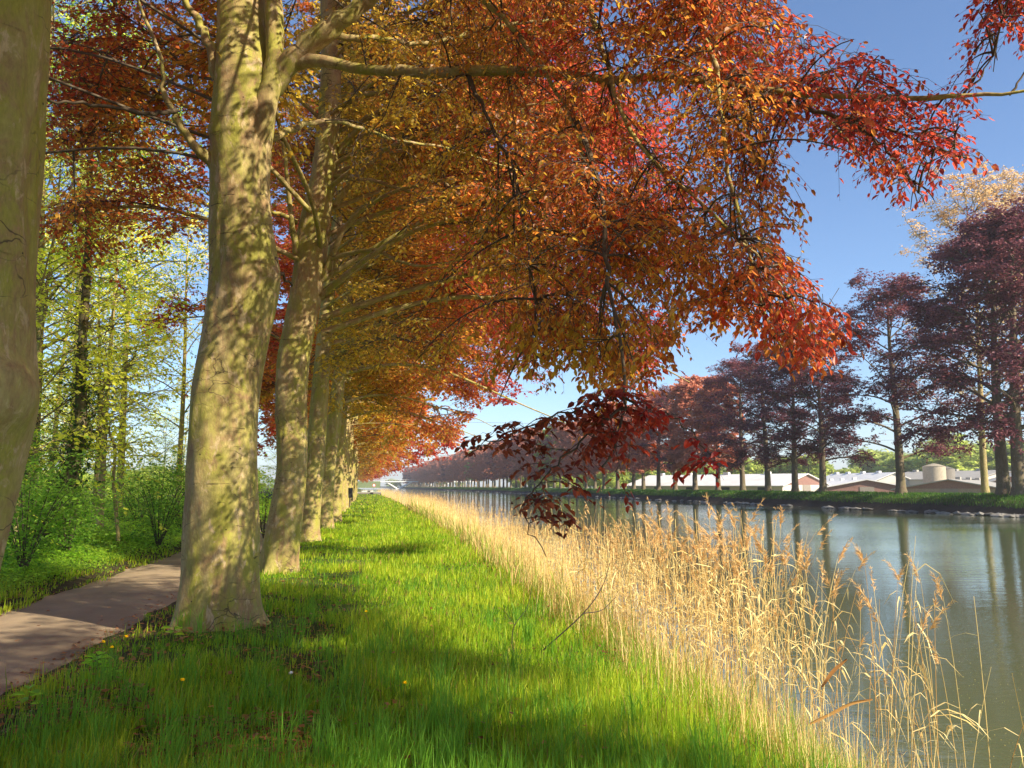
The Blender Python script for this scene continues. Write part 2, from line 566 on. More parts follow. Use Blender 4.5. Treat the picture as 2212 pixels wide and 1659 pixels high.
def sprays(S, T, nl0, m, nl1, ls, colf, txy, fine=False, twig=True, wr=.62, droop=.3, tr=.007, mleaf=1, mtwig=0, arch=.16):
    """twigs from S to T carrying leaves. returns parts"""
    N = len(S)
    if N == 0: return []
    L = np.linalg.norm(T - S, axis=1, keepdims=True)
    C = (S + T) / 2 + UP * L * arch + rng.normal(0, .06, (N, 3)) * L
    K = 5
    t = np.linspace(0, 1, K)[None, :, None]
    P = (1 - t) ** 2 * S[:, None] + 2 * t * (1 - t) * C[:, None] + t ** 2 * T[:, None]
    parts = []
    tc = np.array([.11, .085, .055])
    if twig:
        parts.append(tubes(P, np.broadcast_to(np.linspace(tr, tr * .3, K)[None], (N, K)), 3, mtwig, tc, True))
    pos, dr = [], []

    def bez(tt):
        tt = tt[..., None]
        b = (1 - tt) ** 2 * S[:, None] + 2 * tt * (1 - tt) * C[:, None] + tt ** 2 * T[:, None]
        d = 2 * (1 - tt) * (C - S)[:, None] + 2 * tt * (T - C)[:, None]
        return b, norm(d)
    if nl0:
        tt = .25 + .75 * rng.random((N, nl0)) ** .8
        b, d = bez(tt)
        side = norm(np.cross(d, UP))
        sg = np.where(rng.random((N, nl0)) < .5, -1., 1.)[..., None]
        ld = d * .55 + side * sg * .8 - UP * droop + rng.normal(0, .25, d.shape)
        pos.append(b.reshape(-1, 3)); dr.append(ld.reshape(-1, 3))
    SB, SE = [], []
    for j in range(m):
        tt = np.full((N, 1), .3 + .62 * (j + rng.random()) / m)
        b, d = bez(tt)
        b, d = b[:, 0], d[:, 0]
        side = norm(np.cross(d, UP)) * (1 if j % 2 else -1)
        dd = norm(d * .6 + side * .85 - UP * .28 * droop / .3 * rng.random((N, 1)) + rng.normal(0, .22, d.shape))
        ln = L * (.30 + .25 * rng.random((N, 1))) * (1.15 - tt) + .12
        e = b + dd * ln
        SB.append(b); SE.append(e)
        u = (.15 + .9 * (np.arange(nl1) + .5 * rng.random((N, nl1))) / nl1)[..., None]
        lp = b[:, None] + (e - b)[:, None] * u - UP * (u ** 2) * ln[:, None] * .18
        s2 = norm(np.cross(dd, UP))[:, None]
        sg = np.where(np.arange(nl1) % 2, -1., 1.)[None, :, None]
        ld = dd[:, None] * .6 + s2 * sg * .75 - UP * droop + rng.normal(0, .22, lp.shape)
        pos.append(lp.reshape(-1, 3)); dr.append(ld.reshape(-1, 3))
    if m and twig:
        SB, SE = np.concatenate(SB), np.concatenate(SE)
        mid = (SB + SE) / 2 + UP * .01
        PP = np.stack([SB, mid, SE - UP * np.linalg.norm(SE - SB, axis=1, keepdims=True) * .18], 1)
        parts.append(tubes(PP, np.broadcast_to(np.array([[tr * .45, tr * .35, tr * .2]]), (len(PP), 3)), 3, mtwig, tc, True))
    pos, dr = np.concatenate(pos), np.concatenate(dr)
    nr = norm(UP * .9 + rng.normal(0, .45, pos.shape))
    sz = ls * rng.uniform(.5, 1.25, len(pos))
    parts.append(leaf_geo(pos, dr, nr, sz, wr, fine, mleaf, colf(pos, txy)))
    return parts


def limb_path(p0, az, L, up0, dr, K=12, wob=.05):
    """arching limb"""
    t = np.linspace(0, 1, K)
    h = np.array([math.cos(az), math.sin(az), 0])
    pts = p0 + h * (t * L)[:, None] + UP * (L * (up0 * t - dr * t ** 2.2))[:, None]
    s = np.cross(h, UP)
    ph = rng.random(4) * 6.28
    pts = pts + (s * (np.sin(t * 5 + ph[0]) - math.sin(ph[0]))[:, None] + UP * (np.sin(t * 6 + ph[1]) - math.sin(ph[1]))[:, None]) * L * wob * t[:, None]
    return pts


def gen_tree(H, Rc, z0, nlimb, nb2, nsp, sp_args, colf, r0, lean=(0, 0), prof=None, up0=(.5, .25), dr=(.45, .1), base=(0, 0, 0), limb_z0=None,
             filt=None, txy=(0, 0), bark_c=(.3, .3, .3), trunk_sides=12, b2r=.02, side_bias=None, sp_len=(.5, 1.1), top=.93, limb_filt=False, limb_clear=None):
    """returns (trunk parts, crown parts). Crown parts: slot 0 twig, slot 1 leaf"""
    base = np.asarray(base, float)
    K = 26
    t = np.linspace(0, 1, K)
    ph = rng.random(2) * 6.28
    tp = base + np.stack([lean[0] * t + .012 * H * (np.sin(t * 5 + ph[0]) - math.sin(ph[0])) * t, lean[1] * t + .012 * H * (np.sin(t * 4 + ph[1]) - math.sin(ph[1])) * t, t * H * top - .15], -1)
    tr = r0 * (1 - .9 * t ** 1.1) * (1 + .55 * np.exp(-t * H / .45))
    trunk = [tubes(tp, tr, trunk_sides, 0, None, True)]
    limb_z0 = z0 if limb_z0 is None else limb_z0
    limbs, lr = [], []
    for i in range(nlimb):
        h = (i + .5 * rng.random()) / nlimb
        z = limb_z0 + (H * top - .8 - limb_z0) * h ** .95
        az = i * 2.399 + rng.normal(0, .3)
        if side_bias is not None and rng.random() < side_bias[1]:
            az = side_bias[0] + rng.normal(0, .55)
        pr = prof(h) if prof else (1 - h) ** .55 * (.9 + .2 * h)
        L = max(.6, Rc * pr * rng.uniform(.8, 1.12))
        k = z / (H * top) * (K - 1)
        p0 = np.array([np.interp(k, np.arange(K), tp[:, c]) for c in range(3)])
        u_ = up0[0] + (up0[1] - up0[0]) * 0 + h * .55
        limbs.append(limb_path(p0, az, L, u_ * rng.uniform(.75, 1.2), dr[0] * (1 - h) + dr[1] * h))
        lr.append(np.linspace(max(.02, r0 * .28 * (1 - .6 * h)), .012, 12))
    if limb_clear is not None:
        keep_ = [i for i, l_ in enumerate(limbs) if limb_clear(l_).all()]
        limbs = [limbs[i] for i in keep_]; lr = [lr[i] for i in keep_]; nlimb = len(limbs)
    if limb_filt:
        keep_ = [i for i, l_ in enumerate(limbs) if filt(l_).all()]
        limbs = [limbs[i] for i in keep_]; lr = [lr[i] for i in keep_]; nlimb = len(limbs)
    limbs, lr = np.array(limbs), np.array(lr)
    trunk.append(tubes(limbs, lr, 6, 0, None, True))
    # second order
    n2 = nlimb * nb2
    li = np.repeat(np.arange(nlimb), nb2)
    tt = .22 + .78 * rng.random(n2)
    kk = tt * 11
    k0 = np.minimum(kk.astype(int), 10); fr = (kk - k0)[:, None]
    S = limbs[li, k0] * (1 - fr) + limbs[li, k0 + 1] * fr
    tang = norm(limbs[li, k0 + 1] - limbs[li, k0])
    side = norm(np.cross(tang, UP)) * np.where(rng.random(n2) < .5, -1., 1.)[:, None]
    LL = np.linalg.norm(limbs[:, -1] - limbs[:, 0], axis=1)[li]
    ln = (.5 + .38 * LL * (1.1 - tt)) * rng.uniform(.6, 1.2, n2)
    Tt = S + (norm(tang * .7 + side * .8 + rng.normal(0, .25, S.shape) + UP * rng.normal(.05, .28, (n2, 1)))) * ln[:, None]
    if filt is not None:
        ok = filt(Tt) & filt((S + Tt) / 2)
        S, Tt, ln = S[ok], Tt[ok], ln[ok]; n2 = len(S)
    C = (S + Tt) / 2 + UP * ln[:, None] * .1
    q = np.linspace(0, 1, 5)[None, :, None]
    B2 = (1 - q) ** 2 * S[:, None] + 2 * q * (1 - q) * C[:, None] + q ** 2 * Tt[:, None]
    crown = [tubes(B2, np.broadcast_to(np.linspace(b2r, b2r * .3, 5)[None], (n2, 5)), 4, 0, np.array([.12, .095, .06]), True)]
    bi = rng.integers(0, n2, nsp)
    s_ = rng.random(nsp) ** .8
    kk = s_ * 4; k0 = np.minimum(kk.astype(int), 3); fr = (kk - k0)[:, None]
    S3 = B2[bi, k0] * (1 - fr) + B2[bi, k0 + 1] * fr
    d3 = norm(B2[bi, k0 + 1] - B2[bi, k0]) * .6 + rng.normal(0, .5, (nsp, 3)) * np.array([1, 1, .5])
    T3 = S3 + norm(d3) * rng.uniform(sp_len[0], sp_len[1], (nsp, 1)) - UP * .12
    if filt is not None:
        ok = filt(T3) & filt(S3)
        S3, T3 = S3[ok], T3[ok]
    crown += sprays(S3, T3, colf=colf, txy=txy, **sp_args)
    return trunk, crown


# ------------------------------------------------------------------ near trunks, shaped ring by ring from the survey
def trunk_from_survey(T, depth, n=96, rows=230, knots=(), seed=0, flare=.0, gzb=None):
    T = np.array(T, float)
    yv = np.linspace(T[-1, 0], T[0, 0], rows)
    xl = np.interp(yv, T[:, 0], T[:, 1]); xr = np.interp(yv, T[:, 0], T[:, 2])
    # smooth the outline
    k = np.ones(9) / 9
    pad = lambda a: np.concatenate([np.full(4, a[0]), a, np.full(4, a[-1])])
    xl, xr = np.convolve(pad(xl), k, 'valid'), np.convolve(pad(xr), k, 'valid')
    xl[0], xr[0] = T[-1, 1], T[-1, 2]
    cpts = np.array([at((a + b) / 2, y, depth) for a, b, y in zip(xl, xr, yv)])
    rad = (xr - xl) / 2 * KD / FPX * depth
    # keep every ring on one vertical sheet: depth constant in plan
    base_xy = cpts[0].copy()
    hfw = norm(np.array([FWD[0], FWD[1], 0]))
    d0 = (cpts[0] - CAM) @ hfw
    # re-cast rays to the vertical plane through the base
    C2, R2 = [], []
    for a, b, y in zip(xl, xr, yv):
        ray = at((a + b) / 2, y, 1.) - CAM
        s = d0 / (ray @ hfw)
        C2.append(CAM + ray * s); R2.append((b - a) / 2 * KD / FPX * s)
    C2, R2 = np.array(C2), np.array(R2)
    rs = np.random.default_rng(seed)
    a = np.arange(n) * 2 * np.pi / n
    ca, sa = np.cos(a), np.sin(a)
    ru = np.array([hfw[1], -hfw[0], 0])
    V = C2[:, None] + R2[:, None, None] * (ru * ca[None, :, None] + (-hfw) * sa[None, :, None])
    h = C2[:, 2] - C2[0, 2]
    disp = np.zeros((rows, n))
    for _ in range(9):
        kk = rs.integers(1, 6); w = rs.uniform(.4, 2.4); p1, p2 = rs.random(2) * 6.28; am = rs.uniform(.006, .02) / (kk ** .4)
        disp += am * np.sin(kk * a[None] + p1 + .5 * np.sin(h[:, None] * .8 + p2)) * np.cos(w * h[:, None] + p2)
    for _ in range(8):
        kk = rs.integers(7, 18); w = rs.uniform(2, 7); p1, p2 = rs.random(2) * 6.28
        disp += .0022 * np.sin(kk * a[None] + p1) * np.cos(w * h[:, None] + p2)
    # root buttresses
    disp += np.exp(-h[:, None] / .25) * .085 * (np.sin(5 * a[None] + seed) + .5 * np.sin(9 * a[None] + 2 * seed))
    disp *= np.clip(R2[:, None] / .35, .3, 1.2)
    out = norm(V - C2[:, None])
    V = V + out * disp[..., None]
    for (kx, ky, sig, A, B) in knots:
        j = np.argmin(np.abs(yv - ky))
        ang = math.acos(np.clip((kx - (xl[j] + xr[j]) / 2) / max(1, (xr[j] - xl[j]) / 2), -1, 1))
        kc = C2[j] + R2[j] * (ru * math.cos(ang) - hfw * math.sin(ang))
        dd = np.linalg.norm((V - kc) * np.array([1, 1, 1.25]), axis=-1)
        g = A * np.exp(-(dd / sig) ** 4) - B * np.exp(-(dd / (sig * .62)) ** 4) + B * .8 * np.exp(-(dd / (sig * .3)) ** 2)
        V = V + out * g[..., None]
    i = np.arange(rows - 1)[:, None] * n; q = np.arange(n)[None]; q2 = (q + 1) % n
    F = np.stack([i + q, i + q2, i + n + q2, i + n + q], -1).reshape(-1, 4)
    return Part(V.reshape(-1, 3), F, 0, None, True), C2, R2


def limb(pts, r0, r1, K=26, n=12, wob=.0, seed=0):
    P = smooth_path([atv(*p) for p in pts], K)
    rs = np.random.default_rng(seed)
    rr = np.linspace(0, 1, K)
    rad = r0 + (r1 - r0) * rr ** .8
    rad = rad * (1 + .08 * np.sin(rr * 23 + rs.random() * 6)) * (1 + (.35 if r0 < .1 else -.12) * np.exp(-rr * 14))
    P = P + rs.normal(0, .012 + wob, P.shape) * (rr[:, None] > 0)
    return P, rad


def attach(points, targets, chunk=400):
    """nearest points for the targets, preferring ones nearer the trunk"""
    out = np.empty_like(targets)
    for s in range(0, len(targets), chunk):
        tt = targets[s:s + chunk]
        d = np.linalg.norm(tt[:, None] - points[None], axis=-1)
        # prefer starting a bit above the target
        d = d + .5 * np.maximum(0, tt[:, None, 2] - points[None, :, 2]) + np.random.default_rng(s).uniform(0, .7, d.shape)
        out[s:s + chunk] = points[np.argmin(d, 1)]
    return out


# ================================================================== row of copper beeches beside the path
ROW = 'copper beeches in the row beside the path'
# ---- tree one (the main trunk)
base1 = at(465, 1385, 9.2)
trunk1, C1, R1 = trunk_from_survey(T1, 9.2, 112, 300,
                                   knots=[(522, 562, .10, .035, .03), (552, 470, .11, .05, .03), (590, 600, .14, .05, .0), (462, 690, .10, .03, .035), (462, 650, .07, .02, .02), (545, 520, .07, .03, .015),
                                          (408, 1150, .09, .012, .03), (500, 820, .12, .015, .01), (480, 300, .12, .03, .0), (575, 260, .14, .05, .0)], seed=3)
base1[2] = gz(base1[0], base1[1])
t1 = empty('beech_tree', base1, 'large copper beech with dappled forking trunk, nearest whole tree beside the path', 'tree', ROW)
O = base1
build('trunk', [trunk1], M['bark'], O, t1)
LIMBS1 = {
    'right_stem': ([(548, 330, 9.12), (574, 230, 9.0), (594, 120, 9.0), (592, 0, 9.05), (600, -150, 9.2), (640, -450, 9.4), (660, -800, 9.6)], .15, .05),
    'main_stem': ([(530, 120, 9.25), (525, 0, 9.25), (522, -150, 9.3), (500, -400, 9.3), (520, -700, 9.5), (500, -1200, 9.7)], .26, .07),
    'mossy': ([(575, 190, 9.1), (640, 120, 9.0), (720, 55, 8.9), (820, -20, 8.8), (1000, -120, 8.4), (1250, -260, 7.8), (1600, -420, 7.2)], .17, .03),
    'long': ([(590, 175, 9.1), (660, 132, 9.0), (760, 146, 8.8), (900, 152, 8.5), (1100, 152, 8.1), (1300, 166, 7.7), (1440, 172, 7.4), (1600, 186, 7.1), (1750, 205, 6.9), (1950, 212, 6.6), (2100, 206, 6.4), (2260, 200, 6.3)], .085, .012),
    'up_left': ([(474, 165, 9.1), (450, 90, 9.0), (425, 40, 9.0), (398, 0, 8.9), (330, -120, 8.7), (200, -250, 8.4)], .07, .02),
    'crook': ([(462, 355, 9.1), (430, 325, 8.95), (405, 295, 8.9), (385, 260, 8.85), (372, 235, 8.8), (350, 190, 8.7), (345, 120, 8.6), (300, 0, 8.5)], .065, .015),
    'thin_left': ([(380, 238, 8.8), (330, 245, 8.6), (250, 232, 8.4), (160, 222, 8.1), (70, 215, 7.8), (-60, 190, 7.5)], .03, .01),
    'arch_one': ([(900, -60, 8.5), (1047, 0, 8.1), (1125, 83, 7.9), (1184, 167, 7.7), (1228, 245, 7.5), (1262, 343, 7.3), (1275, 430, 7.2)], .04, .01),
    'arch_two': ([(1180, -60, 7.9), (1262, 0, 7.6), (1306, 113, 7.3), (1360, 275, 7.0), (1419, 353, 6.8), (1527, 456, 6.5), (1640, 560, 6.3), (1720, 680, 6.2)], .035, .008),
    'arch_three': ([(1400, -80, 7.4), (1468, 0, 7.1), (1527, 78, 6.9), (1556, 220, 6.7), (1571, 343, 6.5), (1600, 480, 6.4), (1640, 640, 6.3), (1690, 760, 6.2)], .035, .007),
    'hanging': ([(1240, 250, 7.5), (1290, 380, 6.7), (1309, 530, 6.3), (1319, 628, 6.1), (1338, 740, 5.9), (1352, 850, 5.8), (1340, 930, 5.7), (1300, 1010, 5.6)], .024, .007),
    'hanging_left': ([(1010, 160, 8.3), (1066, 284, 7.9), (1110, 373, 7.6), (1150, 603, 7.2), (1156, 813, 6.9)], .022, .005),
    'low_left_one': ([(1352, 850, 5.8), (1290, 870, 5.75), (1200, 900, 5.7), (1100, 940, 5.7), (1000, 985, 5.7)], .010, .004),
    'low_left_two': ([(1345, 880, 5.8), (1250, 960, 5.65), (1180, 1030, 5.6), (1130, 1100, 5.5), (1180, 1200, 5.4)], .010, .003),
    'low_right': ([(1350, 860, 5.8), (1430, 890, 5.7), (1500, 940, 5.7), (1550, 1005, 5.6)], .009, .003),
    'sub_right': ([(1560, 182, 7.1), (1675, 216, 6.8), (1812, 250, 6.6), (1920, 275, 6.45), (1979, 304, 6.4), (2090, 340, 6.3)], .028, .008),
    'sub_right_low': ([(1812, 250, 6.6), (1900, 310, 6.5), (1960, 380, 6.4), (2000, 440, 6.3)], .014, .004),
    'tip_up': ([(2080, 207, 6.45), (2120, 160, 6.4), (2150, 110, 6.4), (2140, 60, 6.4), (2180, 0, 6.4), (2170, -90, 6.4)], .009, .003),
    'tip_over': ([(2560, -260, 6.2), (2380, -140, 6.2), (2260, -40, 6.3), (2170, 50, 6.3), (2090, 130, 6.35)], .014, .003),
    'tip_back': ([(2180, 205, 6.35), (2240, 130, 6.3), (2290, 60, 6.3), (2330, -60, 6.3), (2450, -200, 6.2)], .009, .004),
    'dark_high': ([(700, 75, 9.3), (800, 85, 9.6), (940, 90, 9.8), (1060, 60, 10.), (1200, 40, 10.2)], .05, .02),
    'back_one': ([(585, 300, 9.4), (700, 260, 10.2), (850, 300, 11), (1000, 330, 11.5), (1150, 380, 12)], .04, .01),
    'stub_right': ([(590, 560, 9.2), (605, 590, 9.4), (630, 615, 9.9)], .03, .012),
}
pts_pool = []
for i, (k, (p, a, b)) in enumerate(LIMBS1.items()):
    K = 40 if k in ('long', 'mossy') else 26
    P, rad = limb(p, a, b, K, 14 if a > .1 else 8, seed=i)
    build('branch', [tubes(P, rad, 16 if a > .1 else 8, 0, None, True)], M['bark'] if a > .03 else M['twig'], O, t1)
    pts_pool.append(P)
for o_ in t1.children:
    if o_.data.materials[0] == M['twig']:
        c_ = np.tile(np.array([.10, .075, .045, 1.]), len(o_.data.vertices))
        o_.data.color_attributes['col'].data.foreach_set('color', c_.astype(np.float32))
pool = np.concatenate(pts_pool)


def sample_view(n, xr, yr, dep_fn, poly_list):
    X = rng.uniform(xr[0], xr[1], n); Y = rng.uniform(yr[0], yr[1], n)
    ok = np.zeros(n, bool)
    for p in poly_list: ok |= inside(p, X, Y)
    X, Y = X[ok], Y[ok]
    dp = dep_fn(X, Y)
    u = (X * KD - 512) / FPX; v = (384 - Y * KD) / FPX
    ray = FWD + RIGHT * u[:, None] + CUP * v[:, None]
    return CAM + ray * (((dp + EYE * math.sin(PITCH)) / math.cos(PITCH)) / (ray @ HFW))[:, None]


def dep1(x, y):
    c = np.interp(x, [620, 1000, 1400, 1800, 2300], [9.2, 8.3, 7.2, 6.6, 6.3])
    return c + rng.uniform(-1.1, 1.7, len(x)) * np.interp(x, [600, 1400, 2300], [1.2, 1.1, .7])


tA = sample_view(900, (640, 2320), (-420, 900), dep1, [POLY_A, POLY_C])
x_, y_, d_ = survey(tA)
# thin out where the photo shows sparse near foliage or open gaps
keep = rng.random(len(tA)) < np.clip(np.interp(x_, [640, 1000, 1250, 1500, 2300], [.25, .35, .8, 1, 1]) * np.where((x_ < 1150) & (y_ > 380), .35, 1) * np.where((np.abs(x_ - 1500) < 110) & (np.abs(y_ - 260) < 120), .4, 1), 0, 1)
keep &= allowed(tA)
tA = tA[keep]
S2 = attach(pool[::2], tA)
far = (np.linalg.norm(tA - S2, axis=1) < 2.6) & allowed((S2 + tA) / 2 + UP * .3) & allowed(S2 * .25 + tA * .75 + UP * .15)
S2, tA = S2[far], tA[far]
q = np.linspace(0, 1, 8)[None, :, None]
Ls = np.linalg.norm(tA - S2, axis=1)[:, None]
C2_ = (S2 + tA) / 2 + UP * Ls * .22 + rng.normal(0, .06, tA.shape) * Ls
B2 = (1 - q) ** 2 * S2[:, None] + 2 * q * (1 - q) * C2_[:, None] + q ** 2 * tA[:, None]
crown1 = [tubes(B2, np.broadcast_to(np.linspace(.012, .004, 8)[None], B2.shape[:2]), 4, 0, np.array([.10, .075, .05]), True)]
# sprays along second order branches
nsp = 3150
bi = rng.integers(0, len(B2), nsp)
kk = (rng.random(nsp) ** .7) * 6.99
k0 = kk.astype(int); fr = (kk - k0)[:, None]
S3 = B2[bi, k0] * (1 - fr) + B2[bi, k0 + 1] * fr
T3 = S3 + norm(norm(B2[bi, k0 + 1] - B2[bi, k0]) * .5 + rng.normal(0, .55, (nsp, 3)) * np.array([1, 1, .6])) * rng.uniform(.3, .75, (nsp, 1)) - UP * rng.uniform(.08, .34, (nsp, 1))
ok = allowed(T3) & allowed(S3 * .3 + T3 * .7) & allowed(T3 + rng.normal(0, .28, T3.shape))
S3, T3 = S3[ok], T3[ok]
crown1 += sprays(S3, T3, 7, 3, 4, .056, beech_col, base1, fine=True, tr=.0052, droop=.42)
# the low hanging spray over the water
low = np.concatenate([pts_pool[i] for i, k in enumerate(LIMBS1) if k in ('low_left_one', 'low_left_two', 'low_right')])
hang = pts_pool[list(LIMBS1).index('hanging')][-9:]
lowp = np.concatenate([low, hang])
ns = 110
lowp = np.concatenate([pts_pool[i] for i, k in enumerate(LIMBS1) if k in ('low_left_one', 'low_left_two')] * 2 + [lowp])
S4 = lowp[rng.integers(0, len(lowp), ns)]
T4 = S4 + norm(rng.normal(0, 1, (ns, 3)) * np.array([1, .8, .45]) - UP * .25) * rng.uniform(.1, .42, (ns, 1))
xx4, yy4, dd4 = survey(T4)
ok = inside(POLY_B, xx4, yy4)
def lowcol(pos, txy):
    q = rng.beta(1.2, 1.8, len(pos))[:, None]
    x, y, d = survey(pos)
    k = np.clip((x - 1200) / 350, 0, 1)[:, None]
    a = lin(160, 88, 58) * (1 - k) + lin(200, 66, 48) * k
    b = lin(84, 34, 30) * (1 - k) + lin(120, 22, 26) * k
    return a * q + b * (1 - q)
crown1 += sprays(S4[ok], T4[ok], 4, 3, 3, .064, lowcol, base1, fine=True, tr=.004)
# trailing strings of leaves under the canopy
ns = 260
X = rng.uniform(1130, 1830, ns)
Ye = np.interp(X, [1130, 1215, 1300, 1440, 1560, 1680, 1830], [800, 760, 840, 800, 690, 750, 790])
dp = np.interp(X, [1130, 1830], [7.2, 6.2]) + rng.normal(0, .5, ns)
S5 = np.array([atv(a, b, c) for a, b, c in zip(X - rng.uniform(0, 40, ns), Ye - rng.uniform(60, 170, ns), dp)])
T5 = S5 - UP * rng.uniform(.25, .6, (ns, 1)) + rng.normal(0, .12, (ns, 3))
ok = allowed(T5)
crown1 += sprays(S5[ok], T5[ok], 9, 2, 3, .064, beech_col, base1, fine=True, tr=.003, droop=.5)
# the rest of the crown (over, behind and beside)
def out_of_view(P):
    x, y, d = survey(P)
    return allowed(P) & ~((d > .3) & (x > 640) & (x < 2300) & (y > -100) & (y < 1700) & (d < 9.))
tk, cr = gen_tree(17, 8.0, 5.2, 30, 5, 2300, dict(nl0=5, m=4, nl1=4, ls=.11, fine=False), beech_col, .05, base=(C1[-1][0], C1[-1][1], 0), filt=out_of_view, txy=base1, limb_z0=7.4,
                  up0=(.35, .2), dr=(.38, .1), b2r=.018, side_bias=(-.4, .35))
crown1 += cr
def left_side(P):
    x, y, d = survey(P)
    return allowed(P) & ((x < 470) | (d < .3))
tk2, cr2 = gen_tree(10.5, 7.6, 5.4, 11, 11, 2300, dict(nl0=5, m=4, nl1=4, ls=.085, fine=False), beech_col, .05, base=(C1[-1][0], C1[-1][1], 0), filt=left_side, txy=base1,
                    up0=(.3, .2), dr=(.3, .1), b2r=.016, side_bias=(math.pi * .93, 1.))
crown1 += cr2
build('crown', crown1, [M['twig'], M['leaf']], O, t1)
build('branch', [Part(tk2[1].v, tk2[1].f, 0, np.array([.14, .11, .07]), True)], M['twig'], O, t1)
build('branch', [Part(tk[1].v, tk[1].f, 0, np.array([.14, .11, .07]), True)], M['twig'], O, t1)

# ---- tree nought: partly out of the frame at the left
base0 = at(-330, 1500, 4.2)
trunk0, C0, R0 = trunk_from_survey(T0, 4.2, 112, 200, knots=[(45, 860, .22, .07, .0), (20, 800, .12, .02, .02), (40, 300, .2, .02, .0)], seed=8)
base0[2] = float(gz(base0[0], base0[1]))
base0 = np.array([C0[0][0], C0[0][1], float(gz(C0[0][0], C0[0][1]))])
t0 = empty('beech_tree', base0, 'smooth pale beech trunk cut by the left edge of the photo', 'tree', ROW)
build('trunk', [trunk0], M['bark'], base0, t0)
topc = C0[-1]
up0_ = np.array([topc + np.array([.1 * i, .12 * i, 1. * i]) for i in range(0, 11)]) - UP * .3
ex = [tubes(smooth_path(up0_, 30), np.linspace(R0[-1] * .98, .1, 30), 16, 0, None, True)]
def allowed0(P):
    sun_lane = (P[:, 0] > -.8) & (P[:, 0] < 4.2) & (P[:, 1] > 2.5) & (P[:, 1] < 8.2)
    return allowed(P) & ~(sun_lane & (rng.random(len(P)) < .55))


tk, cr = gen_tree(14, 9.8, 4.4, 34, 6, 5200, dict(nl0=5, m=4, nl1=4, ls=.09, fine=False), beech_col, .05, base=(topc[0] + .1, topc[1], 0), filt=allowed0, txy=base0, prof=lambda h: 1 - .55 * h * h, limb_clear=allowed,  # wide dome shaped so the unseen canal side shades the lawn
                  up0=(.42, .2), dr=(.42, .1), b2r=.018)
build('branch', ex + [tk[1]], M['bark'], base0, t0)
build('crown', cr, [M['twig'], M['leaf']], base0, t0)

# ---- tree two
base2 = at(600, 1245, 15.6)
trunk2, Cc2, Rr2 = trunk_from_survey(T2, 15.6, 72, 220, knots=[(640, 520, .16, .06, .0), (610, 900, .2, .03, .01)], seed=5)
base2 = np.array([Cc2[0][0], Cc2[0][1], float(gz(Cc2[0][0], Cc2[0][1]))])
t2 = empty('beech_tree', base2, 'leaning darker copper beech trunk just behind the main trunk, second whole tree of the row', 'tree', ROW)
build('trunk', [trunk2], M['bark'], base2, t2)
L2 = [([(644, 560, 15.5), (630, 480, 15.3), (622, 400, 15.1), (610, 300, 15.), (590, 200, 14.8)], .07, .02),
      ([(640, 480, 15.5), (600, 460, 15.), (570, 458, 14.7)], .05, .02),
      ([(735, 330, 15.6), (775, 270, 15.4), (800, 250, 15.2), (900, 200, 15), (1000, 190, 14.5)], .06, .02),
      ([(725, 440, 15.6), (790, 360, 15.3), (850, 320, 15), (950, 280, 14.6)], .06, .02),
      ([(700, 600, 15.6), (740, 500, 15.3), (800, 440, 15), (900, 400, 14.6), (1050, 380, 14)], .07, .02),
      ([(710, 560, 15.5), (800, 540, 15), (900, 575, 14.5), (1000, 560, 14)], .05, .015),
      ([(712, 380, 15.6), (800, 390, 15.2), (900, 420, 15), (1000, 470, 14.5), (1100, 540, 14.2), (1180, 640, 14)], .05, .012),
      ([(700, 250, 15.6), (820, 200, 15.2), (960, 250, 14.8), (1100, 300, 14.4), (1200, 340, 14.2)], .05, .012),
      ([(735, 100, 15.6), (760, -50, 15.8), (800, -250, 16)], .09, .04)]
pl2 = []
for i, (p, a, b) in enumerate(L2):
    P, rad = limb(p, a, b, 20, 8, seed=40 + i)
    build('branch', [tubes(P, rad, 8, 0, None, True)], M['bark'], base2, t2)
    pl2.append(P)


def mid_tree(base, tobj, H, nsp, ls, depth_lo, seedlimbs=(), nl=32, bark=M['bark'], topxy=None, r_l=.22):
    bx = (topxy[0], topxy[1], base[2]) if topxy is not None else tuple(base)
    tk, cr = gen_tree(H, 8.2, 4.6, nl, 11, nsp, dict(nl0=5, m=4, nl1=4, ls=ls, fine=False), beech_col, r_l, base=bx, filt=allowed, txy=base,
                      up0=(.42, .2), dr=(.50, .1), b2r=.02, side_bias=(-.55, .5))
    build('crown', cr, [M['twig'], M['leaf']], base, tobj)
    return tk


tk = mid_tree(base2, t2, 15.5, 7200, .105, 0, topxy=Cc2[-60])
build('branch', [tk[1]], M['bark'], base2, t2)

# ---- trees three, four, five: own crowns, generic trunks
row_spec = [((660, 1173), 23.4, .31, 'third whole beech of the row, its mottled trunk overlapping the leaning one'),
            ((697, 1151), 30.0, .31, 'fourth whole beech of the row, standing right behind the mottled third trunk'),
            ((719, 1129), 37.0, .29, 'fifth whole beech of the row, slim sunlit trunk beyond the fourth')]


